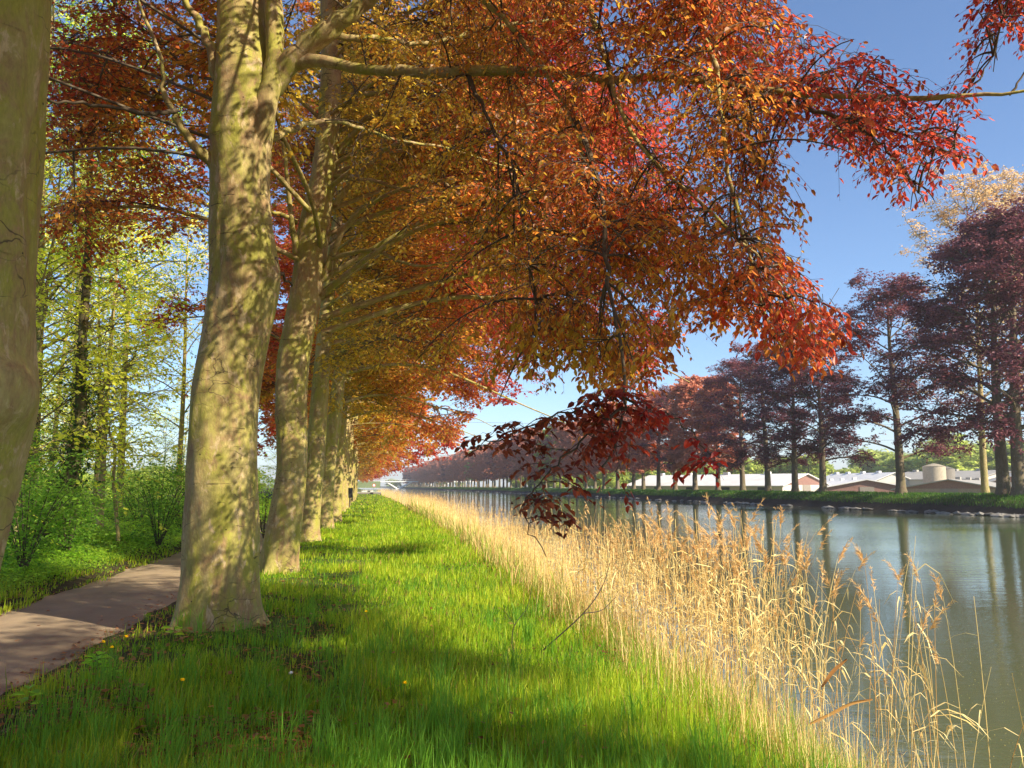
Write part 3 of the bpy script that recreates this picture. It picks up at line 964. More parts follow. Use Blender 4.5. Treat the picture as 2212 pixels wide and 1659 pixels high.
def row_trunk(base, r, H, seed, lean=(0, 0)):
    rs = np.random.default_rng(seed)
    K, n = 90, 40
    t = np.linspace(0, 1, K)
    P = base + np.stack([lean[0] * t + .12 * np.sin(t * 6 + rs.random() * 6) * t, lean[1] * t + .1 * np.sin(t * 5 + rs.random() * 6) * t, t * H - .15], -1)
    h = t * H
    rad = r * (1 - .75 * t ** 1.1) * (1 + .45 * np.exp(-h / .35))
    a = np.arange(n) * 2 * np.pi / n
    disp = 1 + np.exp(-h[:, None] / .3) * .12 * np.sin(5 * a[None] + seed)
    for _ in range(6):
        kk = rs.integers(1, 6); w = rs.uniform(.4, 3); p1, p2 = rs.random(2) * 6.28
        disp = disp + .035 * np.sin(kk * a[None] + p1 + .6 * np.sin(h[:, None])) * np.cos(w * h[:, None] + p2)
    V = P[:, None] + (rad[:, None] * disp)[..., None] * np.stack([np.cos(a), np.sin(a), 0 * a], -1)[None]
    i = np.arange(K - 1)[:, None] * n; q = np.arange(n)[None]; q2 = (q + 1) % n
    return Part(V.reshape(-1, 3), np.stack([i + q, i + q2, i + n + q2, i + n + q], -1).reshape(-1, 4), 0, None, True)


for i, ((bx, by), dp, r, lab) in enumerate(row_spec):
    b = at(bx, by, dp)
    b[2] = float(gz(b[0], b[1]))
    t = empty('beech_tree', b, lab, 'tree', ROW)
    build('trunk', [row_trunk(b, r, 13., 20 + i, lean=(.9, .3))], M['bark'], b, t)
    tk = mid_tree(b, t, 15.5, [5400, 4600, 3800][i], [.12, .14, .16][i], 0, topxy=(b[0] + .4, b[1] + .1))
    build('branch', [tk[1]], M['bark'], b, t)

# ---- the rest of the row: three own kinds, copied
kinds = []
for s in range(3):
    tk, cr = gen_tree(14.5, 7.6, 4.4, 28, 9, 1900, dict(nl0=5, m=4, nl1=3, ls=.24, fine=False, twig=False), beech_col, .05, txy=(0, 0), up0=(.42, .2), dr=(.46, .1), b2r=.02)
    kinds.append((row_trunk(np.zeros(3), .29, 13.5, 60 + s, lean=(.6, .2)), tk[1], cr))
protos = []
yrow = 44.5
k = 0
while yrow < 420:
    xb = -2.25 + float(cx(yrow))
    lab = 'distant copper beech of the row beside the path, past the nearest ones'
    if k < 3:
        t = empty('beech_tree', (0, 0, 0), lab, 'tree', ROW)
        tr_, br_, cr_ = kinds[k]
        build('trunk', [tr_], M['bark'], None, t)
        build('branch', [br_], M['bark'], None, t)
        build('crown', cr_, [M['twig'], M['leaf']], None, t)
        protos.append(t)
    else:
        t = copy_tree(protos[k % 3])
        t['label'] = lab
    t.location = (xb + rng.normal(0, .12), yrow, float(gz(xb, yrow)))
    t.rotation_euler[2] = rng.normal(0, .35)
    s_ = rng.uniform(.9, 1.08)
    t.scale = (s_, s_, s_)
    if k == 0: t['label'] = 'sixth whole beech of the row, first one past the slim sunlit trunk'
    yrow += 7.2 + rng.normal(0, .3)
    k += 1
# unseen beech added behind the viewpoint, crown shaped to shade the grass
tb_ = empty('beech_tree', (-2.2, -3.2, 0), 'unseen copper beech added behind the viewpoint, crown shaped to shade the grass', 'tree', ROW)
def away(P):
    x, y, d = survey(P)
    return ~((d > .2) & (x > -100) & (x < 2320) & (y > -60) & (y < 1750)) & (np.linalg.norm(P - CAM, axis=1) > 2.5)
tk, cr = gen_tree(10., 11., 4.2, 30, 6, 10500, dict(nl0=5, m=4, nl1=4, ls=.12, fine=False), beech_col, .3, base=(-2.2, -3.2, 0), filt=away, limb_filt=True, limb_z0=3.6, prof=lambda h: 1 - .55 * h * h, txy=(-2.2, -3.2), up0=(.38, .2), dr=(.46, .1), b2r=.02, side_bias=(.25, .6))
build('trunk', [tk[0]], M['bark'], (-2.2, -3.2, 0), tb_)
build('branch', [tk[1]], M['bark'], (-2.2, -3.2, 0), tb_)
build('crown', cr, [M['twig'], M['leaf']], (-2.2, -3.2, 0), tb_)

# ================================================================== far bank: row of plum beeches
FARG = 'dark beeches in the row on the far bank'


def yfar(px_d, X0=50.):
    tn = math.tan(math.atan((px_d * KD - 512) / FPX) + YAW)
    y = 60.
    for _ in range(40): y = (X0 + float(cx(y))) / tn
    return y


def far_kind(kd, H, Rr_, z0, nsp=1500, ls=.42, r0=.42, **kw):
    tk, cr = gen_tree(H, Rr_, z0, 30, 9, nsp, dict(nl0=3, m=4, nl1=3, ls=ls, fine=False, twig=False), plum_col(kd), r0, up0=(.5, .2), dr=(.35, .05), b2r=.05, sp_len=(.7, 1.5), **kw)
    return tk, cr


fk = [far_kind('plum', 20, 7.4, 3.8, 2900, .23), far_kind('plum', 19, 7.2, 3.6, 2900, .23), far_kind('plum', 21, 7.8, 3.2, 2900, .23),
      far_kind('rust', 20, 5.8, 3.8, 1500, .5), far_kind('rust', 19, 5.6, 3.6, 1500, .5), far_kind('green', 19, 5., 3.8, 1500, .5)]
fproto = {}


def place_far(kind, x, y, label, scale=1., rz=0.):
    if kind not in fproto:
        t = empty('beech_tree', (0, 0, 0), label, 'tree', FARG)
        tk, cr = fk[kind]
        build('trunk', tk, M['bark_far'], None, t)
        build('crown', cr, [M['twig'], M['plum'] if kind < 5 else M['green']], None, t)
        fproto[kind] = t
    else:
        t = copy_tree(fproto[kind])
        t['label'] = label
    t.location = (x, y, float(gz(np.float64(x), np.float64(y))) - .05)
    t.rotation_euler[2] = rz
    t.scale = (scale,) * 3
    return t


special = [(2194, 0, 1.22, 'tall plum beech with thick trunk on the far bank, rightmost of its pair'),
           (2160, 1, 1.2, 'plum beech with slimmer trunk close beside the rightmost one on the far bank'),
           (1940, 2, 1.05, 'plum beech standing apart on the far bank with a broad dark trunk'),
           (1773, 1, .98, 'dark plum beech on the far bank beside the brick gabled white barn'),
           (1713, 0, .95, 'slim plum beech in front of the long white barn roof, left of its brick gable'),
           (1655, 2, .95, 'plum beech on the far bank, third one left from the brick barn gable')]
last = 60.
for px, kd, sc_, lab in special:
    y = yfar(px, 49.8)
    place_far(kd, 49.8 + float(cx(y)), y, lab, sc_, rng.random() * 6.28)
    last = y
y = last + 8.
i = 0
while y < 820:
    far_t = y > 118
    kd = int(rng.choice([3, 4, 0, 1] if far_t else [0, 1, 2, 3], p=[.46, .46, .04, .04] if far_t else [.25, .2, .2, .35]))
    lab = ('dark plum beech in the even row on the far bank' if kd < 3 else 'small reddish brown beech in the even row on the far bank')
    if i in (14, 33):
        kd = 5
        lab = 'green leaved tree among the far bank beeches, ' + ('the nearer one' if i == 14 else 'the farther one')
    place_far(kd, 49.8 + float(cx(y)) + rng.normal(0, .2), y, lab, rng.uniform(.84, .98), rng.random() * 6.28)
    y += 7.9 + rng.normal(0, .4)
    i += 1

# pale poplar behind the rightmost far trees
def pale_tree(x, y, H, Rr_, label, seed):
    t = empty('poplar_tree', (x, y, .5), label, 'tree')
    tk, cr = gen_tree(H, Rr_, 5, 34, 9, 2000, dict(nl0=3, m=3, nl1=3, ls=.22, fine=False, twig=False), wood_col(lin(186, 160, 116), lin(146, 122, 88)), .35, up0=(1.1, .4), dr=(.3, .0), b2r=.04, sp_len=(.5, 1.4))
    build('trunk', tk, M['bark_wood'], None, t)
    build('crown', cr, [M['twig'], M['green']], None, t)
    return t
yv = yfar(2120, 60); pale_tree(60 + float(cx(yv)), yv, 35, 9., 'tall pale yellow poplar rising behind the right edge beeches', 1)
yv = yfar(2230, 66); pale_tree(66 + float(cx(yv)), yv, 36, 8, 'thin leaved pale poplar at the right edge, taller than its yellow neighbour', 2)

# ================================================================== wood left of the path
WOODG = 'young trees in the wood left of the path'
cY, cG, cO = lin(240, 222, 84), lin(184, 196, 66), lin(212, 208, 84)


def wood_kind(H, Rr_, z0, r0, ca, cb, nsp=520, ls=.095, lean=(0, 0)):
    return gen_tree(H, Rr_, z0, 22, 6, nsp, dict(nl0=4, m=3, nl1=4, ls=ls, fine=False, twig=False), wood_col(ca, cb), r0, lean=lean, up0=(.7, .3), dr=(.35, .1), b2r=.012, sp_len=(.4, 1.1),
                    prof=lambda h: .55 + .45 * math.sin(math.pi * min(1, h + .15)))


wk = [wood_kind(13, 2.6, 2.2, .11, cY, cG), wood_kind(15, 2.8, 3.5, .14, cY, cO), wood_kind(11, 2.3, 1.6, .08, cO, cG), wood_kind(14, 3., 4., .16, cG, lin(90, 130, 40)), wood_kind(8, 2.0, 1.2, .05, cG, cO, 420, .11)]
wproto = {}


def place_wood(kind, x, y, label, scale=1., rz=0.):
    if kind not in wproto:
        t = empty('young_tree', (0, 0, 0), label, 'tree', WOODG)
        tk, cr = wk[kind]
        build('trunk', tk, M['bark_wood'], None, t)
        build('crown', cr, [M['twig'], M['green']], None, t)
        wproto[kind] = t
    else:
        t = copy_tree(wproto[kind]); t['label'] = label
    t.location = (x, y, float(gz(np.float64(x), np.float64(y))) - .03)
    t.rotation_euler[2] = rz
    t.scale = (scale,) * 3


for px, dp, kd, sc_, lab in [(259, 33, 1, 1.1, 'pale trunked young tree with sunlit bark, just behind the crooked thin sapling'),
                             (155, 27, 3, 1.3, 'stout tan trunked tree in the wood, behind the dark ivy covered trunk'),
                             (207, 29, 0, .9, 'short slender tree between the tan trunk and the crooked sapling'),
                             (63, 22, 3, 1.2, 'light barked tree near the left edge trunk, forking in the yellow green foliage'),
                             (384, 38, 1, 1., 'slim tree seen just left of the main beech trunk'),
                             (40, 17, 4, 1., 'small bushy young tree beside the left edge trunk'),
                             (110, 34, 0, 1.1, 'thin yellow green tree behind the ivy covered trunk')]:
    p = at(px, 1060, dp)
    place_wood(kd, p[0], p[1], lab, sc_, rng.random() * 6.28)
cnt = 0
tries = 0
placed = []
while cnt < 28 and tries < 4000:
    tries += 1
    y = rng.uniform(11, 95); x = -rng.uniform(6.8, 9 + y * .5)
    if any((x - a) ** 2 + (y - b) ** 2 < 5.5 for a, b in placed): continue
    x_, y_, d_ = survey(np.array([[x, y, 1.6]]))
    if d_[0] > 1 and x_[0] > 300 and x_[0] < 420 and y < 45: continue
    if d_[0] > 1 and -50 < x_[0] < 400 and y < 19: continue
    placed.append((x, y))
    place_wood(int(rng.integers(0, 5)), x, y, 'slender young tree with pale green leaves in the wood left of the path', rng.uniform(.8, 1.25), rng.random() * 6.28)
    cnt += 1

# dark ivy covered leaning trunk
pts = [at(101, 1206, 17.8), at(112, 1150, 17.8), at(153, 1013, 17.8), at(174, 931, 17.8), at(176, 768, 17.8), at(190, 560, 18), at(196, 330, 18.3), at(215, 120, 18.6)]
bI = pts[0].copy(); bI[2] = float(gz(bI[0], bI[1]))
tI = empty('ivy_covered_tree', bI, 'dark leaning tree trunk wrapped in ivy at the edge of the wood', 'tree')
PI_ = smooth_path(pts, 40); PI_[0, 2] = bI[2] - .1
rI = np.linspace(.2, .03, 40)
build('trunk', [tubes(PI_, rI, 14, 0, None, True)], M['ivy_bark'], bI, tI)
ni = 3000
k_ = (rng.random(ni) ** 1.8 * 24).astype(int)
off = rng.normal(0, 1, (ni, 3)) * np.array([1, 1, .7])
posI = PI_[k_] + norm(off) * (rI[k_][:, None] + rng.gamma(1.5, .11, (ni, 1)) * np.where(k_ < 14, 1.4, .8)[:, None])
build('ivy', [leaf_geo(posI, rng.normal(0, 1, (ni, 3)) - UP * .4, norm(off + rng.normal(0, .5, (ni, 3))), rng.uniform(.05, .1, ni), .8, False, 0, wood_col(lin(64, 92, 34), lin(34, 56, 26))(posI, 0))], M['green'], bI, tI)
nb = 260
S = PI_[rng.integers(12, 40, nb)]
T_ = S + rng.normal(0, 1, (nb, 3)) * np.array([1.3, 1.3, .8])
build('crown', sprays(S, T_, 4, 3, 4, .12, wood_col(cG, cO), bI[:2], twig=True, tr=.01), [M['twig'], M['green']], bI, tI)

# crooked thin sapling
pts = [at(256, 1165, 20.5), at(250, 1100, 20.5), at(245, 1035, 20.5), at(248, 970, 20.5), at(231, 920, 20.4), at(215, 860, 20.3), at(222, 840, 20.3), at(253, 822, 20.3), at(290, 770, 20)]
bS = pts[0].copy(); bS[2] = float(gz(bS[0], bS[1])) - .03
tS = empty('sapling', bS, 'crooked thin sapling with a bent bare stem left of the main trunk', 'tree')
PS = smooth_path(pts, 40); PS[0, 2] = bS[2]
build('trunk', [tubes(PS, np.linspace(.05, .02, 40), 8, 0, None, True)], M['bark_wood'], bS, tS)
S = PS[rng.integers(14, 40, 150)]
T_ = S + rng.normal(0, 1, (150, 3)) * np.array([.8, .8, .45])
build('crown', sprays(S, T_, 3, 3, 4, .10, wood_col(cG, cO), bS[:2], twig=True, tr=.008), [M['twig'], M['green']], bS, tS)

# shrubs
SHG = 'dark green shrubs at the edge of the wood'
def shrub(px, dp, w, h, label, ca, cb, n=2600, ls=.08):
    p = at(px, 1100, dp); p[2] = float(gz(p[0], p[1])) - .02
    t = empty('shrub', p, label, 'shrub', SHG)
    ns_ = 16
    az = rng.random(ns_) * 6.28; rr = rng.random(ns_) ** .5
    E = p + np.stack([np.cos(az) * rr * w, np.sin(az) * rr * w, h * rng.uniform(.6, 1.05, ns_)], -1)
    q = np.linspace(0, 1, 6)[None, :, None]
    B = p + (E - p)[:, None] * q + UP * (np.sin(q * 3.14) * .15 * h)
    build('stem', [tubes(B, np.broadcast_to(np.linspace(.013, .004, 6), (ns_, 6)), 5, 0, np.array([.1, .08, .05]), True)], M['twig'], p, t)
    nspr = n // 13
    bi = rng.integers(0, ns_, nspr); kk = rng.integers(1, 6, nspr)
    S = B[bi, kk]
    T_ = S + rng.normal(0, .38, (nspr, 3)) * np.array([w, w, h * .5])
    T_[:, 2] = np.maximum(T_[:, 2], p[2] + .1)
    build('foliage', sprays(S, T_, 4, 3, 4, ls, wood_col(ca, cb), p[:2], twig=False, droop=.1), [M['twig'], M['green']], p, t)
gA, gB, gC = lin(136, 172, 62), lin(70, 106, 40), lin(200, 214, 86)
for a in [(345, 21, 1.3, 2.1, 'dark leafy shrub just left of the main beech trunk', gA, gB, 4200), (60, 14.5, 1.2, 1.9, 'tall dark shrub beside the left edge trunk', gA, gB, 4200),
          (150, 17, 1.0, 1.5, 'low dark shrub at the foot of the ivy covered trunk', gA, gB, 3000), (20, 18, 1.4, 2.6, 'dense shrub behind the left edge trunk', gA, gB, 4200),
          (300, 30, 1.6, 2.0, 'sunlit light green shrub deep in the wood behind the sapling', gC, gA, 3000), (395, 27, 1.3, 2.3, 'yellow green shrub half hidden by the main beech trunk', gC, gA, 3000),
          (572, 26, 1.2, 2.2, 'green shrub in the gap between the main trunk and the leaning one', gA, gC, 3000)]:
    shrub(*a)
for i in range(14):
    y = rng.uniform(40, 90)
    px = rng.uniform(80, 560)
    shrub(px, y, 2.4, 2.2, 'pale green shrub in the hedge line behind the wood', lin(206, 214, 110), gC, 1300, .14)

# ================================================================== ground cover
def screen_ground(n, y_lo, y_hi, x_lo=-100, x_hi=2312, p=1.):
    X = rng.uniform(x_lo, x_hi, n); Y = y_lo + (y_hi - y_lo) * rng.random(n) ** p
    u = (X * KD - 512) / FPX; v = (384 - Y * KD) / FPX
    ray = FWD + RIGHT * u[:, None] + CUP * v[:, None]
    ok = ray[:, 2] < -1e-3
    ray = ray[ok]
    z = np.zeros(len(ray))
    for _ in range(3):
        s = (z - EYE) / ray[:, 2]
        P = CAM + ray * s[:, None]
        z = gz(P[:, 0], P[:, 1])
    P[:, 2] = z
    return P


def blades(P, h, w, col, lean=.5, m=0):
    N = len(P)
    az = rng.random(N) * 6.28
    d = np.stack([np.cos(az), np.sin(az), 0 * az], -1)
    s = np.stack([-np.sin(az), np.cos(az), 0 * az], -1)
    fa = rng.random(N)[:, None] * .9
    s = norm(s * (1 - fa) + RIGHT * fa)
    ln = (lean * rng.random(N) ** 1.3)[:, None]
    H = h[:, None]; Wd = w[:, None]
    mid = P + UP * H * .55 + d * H * ln * .28
    tip = P + UP * H * (1 - .35 * ln ** 2) + d * H * ln * .95
    V = np.stack([P - s * Wd * .5, P + s * Wd * .5, mid + s * Wd * .42, mid - s * Wd * .42, tip], 1).reshape(-1, 3)
    b = np.arange(N)[:, None] * 5
    c = np.repeat(col, 5, 0).reshape(N, 5, 3)
    c = c.reshape(-1, 3)
    q4 = Part(V, b + np.array([[0, 1, 2, 3]]), m, c)
    tri = Part(np.zeros((0, 3)), np.zeros((0, 3), int))
    return V, b + np.array([[0, 1, 2, 3]]), b + np.array([[3, 2, 4]]), c


def build_blades(name, groups, mat, **kw):
    V = []; F4 = []; F3 = []; C = []; off = 0
    for (v, f4, f3, c) in groups:
        V.append(v); F4.append(f4 + off); F3.append(f3 + off); C.append(c); off += len(v)
    V = np.concatenate(V); C = np.concatenate(C)
    a = Part(V, np.concatenate(F4), 0, C)
    b = Part(V[:0], np.concatenate(F3) - 0, 0, None)
    b.c = C[:0]
    # share vertices: second part refers to the first one's vertices
    me = D.meshes.new(name)
    me.vertices.add(len(V)); me.vertices.foreach_set('co', V.astype(np.float32).ravel())
    f4 = a.f; f3 = np.concatenate(F3)
    loops = np.concatenate([f4.ravel(), f3.ravel()])
    me.loops.add(len(loops)); me.loops.foreach_set('vertex_index', loops.astype(np.int32))
    st = np.concatenate([np.arange(len(f4)) * 4, len(f4) * 4 + np.arange(len(f3)) * 3])
    me.polygons.add(len(st)); me.polygons.foreach_set('loop_start', st.astype(np.int32))
    me.polygons.foreach_set('loop_total', np.concatenate([np.full(len(f4), 4), np.full(len(f3), 3)]).astype(np.int32))
    at_ = me.color_attributes.new('col', 'FLOAT_COLOR', 'POINT')
    at_.data.foreach_set('color', np.concatenate([C, np.ones((len(C), 1))], 1).astype(np.float32).ravel())
    me.materials.append(mat)
    me.update(calc_edges=True)
    o = D.objects.new(name, me)
    COL.objects.link(o)
    return tag(o, **kw)


def patchy(P, f=1.1, ph=0.):
    return .5 + .25 * np.sin(P[:, 0] * f * 1.7 + 2.2 * np.sin(P[:, 1] * f * .8 + ph)) + .25 * np.sin(P[:, 1] * f * 1.9 + 1.7 * np.sin(P[:, 0] * f * 1.1 + ph))


gr = []
P = np.concatenate([screen_ground(300000, 1064, 1900), screen_ground(90000, 1058, 1180, 640, 1150)])
P2 = np.stack([rng.uniform(-2.5, 2.9, 60000), rng.uniform(-2, 30, 60000), np.zeros(60000)], -1)
P2[:, 0] += cx(P2[:, 1]); P2[:, 2] = gz(P2[:, 0], P2[:, 1])
P = np.concatenate([P, P2])
xr = P[:, 0] - cx(P[:, 1])
dist = np.linalg.norm(P - CAM, axis=1)
edge_l = -2.78 + .12 * np.sin(P[:, 1] * 2.1) + .06 * np.sin(P[:, 1] * 5.3)
pt = patchy(P)
bare = ((P[:, 0] - base1[0] - .1) ** 2 + (P[:, 1] - base1[1]) ** 2) ** .5
thin = np.clip((bare - .55) / .9, .15, 1) * np.where((xr < -.3) & (patchy(P, 1.6, 2) < .5), .13, 1)
ok = (xr > edge_l) & (xr < 3.0) & (dist < 200) & (rng.random(len(P)) < thin)
# left verge of the path too
okl = (xr < -4.75 + .1 * np.sin(P[:, 1] * 1.7)) & (xr > -7.5) & (dist < 80) & (rng.random(len(P)) < .8)
ok |= okl
P, xr, dist, pt = P[ok], xr[ok], dist[ok], pt[ok]
h = rng.gamma(4, .021, len(P)) * (.45 + 1.1 * pt) * np.interp(xr, [-2.4, -1.6, 1.5, 2.6], [.7, .8, 1.0, 1.6])
h = np.minimum(h, .42) * np.where(dist > 25, 1.15, 1)
w = np.maximum(.0038, dist * .00085) * rng.uniform(.7, 1.3, len(P))
ca, cb, cc = lin(136, 176, 30), lin(92, 130, 26), lin(200, 208, 60)
q = rng.random(len(P))[:, None]; q2 = np.clip(rng.normal(.25, .3, len(P)) + (pt - .5) * .6, 0, 1)[:, None]
col = (ca * q + cb * (1 - q)) * (1 - q2) + cc * q2
dry = (rng.random(len(P)) < np.interp(xr, [-2, 1.7, 2.4, 3], [.04, .05, .35, .7]))[:, None]
col = np.where(dry, lin(190, 160, 90) * rng.uniform(.6, 1.1, (len(P), 1)), col)
gr.append(blades(P, h, w, col, .75))
# tall tufts
nt_ = 1100
Pt = screen_ground(nt_, 1200, 1800)
xt = Pt[:, 0] - cx(Pt[:, 1])
Pt = Pt[(xt > -2.3) & (xt < 2.8)]
Pb = np.repeat(Pt, 16, 0) + rng.normal(0, .035, (len(Pt) * 16, 3)) * np.array([1, 1, 0])
hb = np.repeat(rng.uniform(.16, .36, len(Pt)), 16) * rng.uniform(.6, 1.1, len(Pb))
gr.append(blades(Pb, hb, rng.uniform(.004, .007, len(Pb)), lin(112, 158, 48) * rng.uniform(.7, 1.25, (len(Pb), 1)), .8))
build_blades('grass', gr, M['grass'], kind='stuff', label='lush green grass strip between the tree row and the reeds')

# far bank grass
n = 42000
yf = 40 + 460 * rng.random(n) ** 2.2
xf = rng.uniform(46.9, 51.5, n) + cx(yf)
Pf = np.stack([xf, yf, gz(xf, yf)], -1)
hf = rng.uniform(.1, .28, n); wf = np.maximum(.05, yf * .0007)
q = rng.random(n)[:, None]
build_blades('bank_grass', [blades(Pf, hf, wf, lin(92, 130, 38) * q + lin(50, 88, 30) * (1 - q), .6)], M['grass'], kind='stuff', label='rough green grass topping the far canal bank')

# leafy undergrowth of the wood
P = screen_ground(26000, 1075, 1500, -100, 620)
P2 = np.stack([-rng.uniform(5.1, 16, 2500), rng.uniform(0, 40, 2500), np.zeros(2500)], -1)
P2[:, 0] += cx(P2[:, 1]); P2[:, 2] = gz(P2[:, 0], P2[:, 1])
P = np.concatenate([P, P2])
xr = P[:, 0] - cx(P[:, 1]); dist = np.linalg.norm(P - CAM, axis=1)
ok = (xr < -5.25) & (dist < 75) & (rng.random(len(P)) < np.clip((-xr - 5.1) / .8, .2, 1))
P, dist, xr = P[ok], dist[ok], xr[ok]
nl = 11
pt = patchy(P, .7, 1.)
ph_ = (.07 + .32 * pt * np.clip((-xr - 5) / 2, .3, 1))
PP = np.repeat(P, nl, 0) + rng.normal(0, 1, (len(P) * nl, 3)) * np.repeat(np.maximum(.07, dist * .005), nl)[:, None] * np.array([1, 1, 0])
PP[:, 2] += np.repeat(ph_, nl) * rng.random(len(PP)) ** .7
sz = np.repeat(np.maximum(.045, dist * .0032), nl) * rng.uniform(.6, 1.3, len(PP))
q = np.clip(rng.random(len(PP)) * .8 + np.repeat(pt, nl) * .3, 0, 1)[:, None]
az = rng.random(len(PP)) * 6.28
ld = np.stack([np.cos(az), np.sin(az), rng.normal(.1, .35, len(PP))], -1)
tag(build('undergrowth', [leaf_geo(PP, ld, norm(UP + rng.normal(0, .35, PP.shape)), sz, .6, False, 0, lin(168, 198, 66) * q + lin(78, 116, 42) * (1 - q))], M['green']), kind='stuff', label='low leafy green ground cover left of the path')

# leaf litter
P = screen_ground(34000, 1130, 1850)
xr = P[:, 0] - cx(P[:, 1])
rb_ = np.hypot(P[:, 0] - base1[0], P[:, 1] - base1[1])
wgt = np.where(rb_ < 1.1, .9, np.where((xr > -4.85) & (xr < -3.1), .035, 0))
wgt = np.maximum(wgt, 0) + np.where((np.abs(xr + 2.75) < .35) | (np.abs(xr + 4.95) < .25), .8, np.where((xr > -2.3) & (xr < 2), .7 * (patchy(P, 1.6, 2) < .48) * (xr < -.4) + .05, np.where((xr > 2) & (xr < 3.3), .8, np.where(xr < -5, .2, .02))))
P = P[rng.random(len(P)) < wgt]
P[:, 2] += .012 + .03 * rng.random(len(P)) + np.where((P[:, 0] - cx(P[:, 1]) > -2.6) & (rng.random(len(P)) < .45), .07 * rng.random(len(P)), 0)
az = rng.random(len(P)) * 6.28
ld = np.stack([np.cos(az), np.sin(az), rng.normal(0, .2, len(P))], -1)
q = rng.random(len(P))[:, None]
tag(build('fallen_leaves', [leaf_geo(P, ld, norm(UP + rng.normal(0, .3, P.shape)), rng.uniform(.04, .075, len(P)), .6, False, 0, lin(186, 132, 84) * q + lin(96, 54, 36) * (1 - q))], M['leaf']), kind='stuff', label='dry brown fallen leaves scattered in the grass')

# ================================================================== reeds
RG = 'dry golden reeds along the canal edge'
cRe = [lin(250, 230, 164), lin(240, 210, 134), lin(212, 174, 106)]


def reed_geo(h, seed, plume=True, nleaf=3, r=.0045, bend=.12, far=False):
    rs = np.random.default_rng(seed)
    K = 4 if far else 9
    t = np.linspace(0, 1, K)
    az = rs.random() * 6.28
    b = bend * h * rs.uniform(.3, 1.3)
    P = np.stack([math.cos(az) * b * t ** 1.8, math.sin(az) * b * t ** 1.8, h * t * (1 - .03 * t)], -1)
    cs = cRe[rs.integers(0, 3)] * rs.uniform(.75, 1.1)
    stem = tubes(P, r * (1 - .6 * t), 3 if far else 5, 0, cs, True)
    leaves = []
    for _ in range(nleaf):
        k = rs.uniform(.25, .85)
        p0 = np.array([np.interp(k, t, P[:, c]) for c in range(3)])
        a2 = rs.random() * 6.28; L = rs.uniform(.22, .5)
        u = np.linspace(0, 1, 4 if not far else 3)
        d = np.array([math.cos(a2), math.sin(a2), 0])
        rise = rs.uniform(.2, 1.1)
        Q = p0 + d * (u * L * .8)[:, None] + UP * (L * (rise * u - (rise + rs.uniform(.0, .6)) * u ** 2))[:, None]
        wd = rs.uniform(.006, .014) * (1 - u) ** .6 * (.5 + u * 1.2)
        s = norm(np.cross(d, UP) + rs.normal(0, .4, 3))
        V = np.stack([Q - s * wd[:, None], Q + s * wd[:, None]], 1).reshape(-1, 3)
        i = np.arange(len(u) - 1)[:, None] * 2
        leaves.append(Part(V, i + np.array([[0, 1, 3, 2]]), 0, cRe[rs.integers(0, 2)] * rs.uniform(.8, 1.15)))
    pl = None
    if plume:
        n = 12 if far else 60
        u = rs.random(n)
        L = .24 * rs.uniform(.8, 1.3)
        d0 = norm(P[-1] - P[-2])
        hang = np.array([math.cos(az), math.sin(az), -.25])
        c0 = P[-1] + d0 * (u * L)[:, None] - UP * .05 + hang * (u ** 2 * .08)[:, None]
        dd = norm(d0 * .8 + hang * .55 + rs.normal(0, .35, (n, 3)))
        pl = leaf_geo(c0, dd, norm(rs.normal(0, 1, (n, 3))), rs.uniform(.04, .095, n) * (1.1 - .6 * u), .22 if far else .13, False, 0,
                      lin(228, 190, 128) * rs.uniform(.6, 1.2, (n, 1)))
    return stem, leaves, pl


# positions: denser towards the bank, thinner out in the water
def reed_sites(n, y0, y1, pw):
    y = y0 + (y1 - y0) * rng.random(n) ** pw
    w = np.interp(y, [4, 7, 10, 16, 25, 60, 150], [1.9, 2.3, 2.1, 1.7, 2.0, 1.9, 1.6])
    u = rng.beta(1.25, 1.9, n)
    xr = 2.55 + .0 + w * u * 1.25
    xr += .15 * np.sin(y * 1.3)
    return np.stack([xr + cx(y), y, 0 * y], -1)


sites = np.concatenate([reed_sites(2700, 5.2, 24, 1.05), reed_sites(4200, 16, 70, 1.3), reed_sites(2600, 60, 190, 1.2)])
cl = patchy(sites, 1.3, .5)
sites = sites[(rng.random(len(sites)) < .35 + 1.1 * cl)]
xr = sites[:, 0] - cx(sites[:, 1])
dens = np.clip(np.interp(sites[:, 1], [4, 6.5, 8, 10, 12.5, 15, 20, 25, 30], [.08, .2, .5, .75, .6, .3, .4, .8, 1]), 0, 1)
sites = sites[rng.random(len(sites)) < dens]
gzs = np.maximum(gz(sites[:, 0], sites[:, 1]), WATER - .35)
sites[:, 2] = np.minimum(gzs, .1) - .02
x_, y_, d_ = survey(sites + UP * .8)
vis = (d_ > 2) & (x_ > 0) & (x_ < 2212) & (y_ > 0) & (y_ < 1659)
order = np.argsort(np.where(vis, d_, 1e6))
near, rest = order[:296], order[296:]
top_z = np.interp(sites[:, 1], [5, 7, 8.5, 10.5, 12.5, 15, 20, 30, 60, 150], [.55, .8, .9, 1.12, 1.05, .5, .5, .65, .8, .95]) + rng.normal(0, .16, len(sites)) + .3 * (patchy(sites, .9, 2.) - .45)
r_h = np.clip(top_z - sites[:, 2], .7, 2.4)
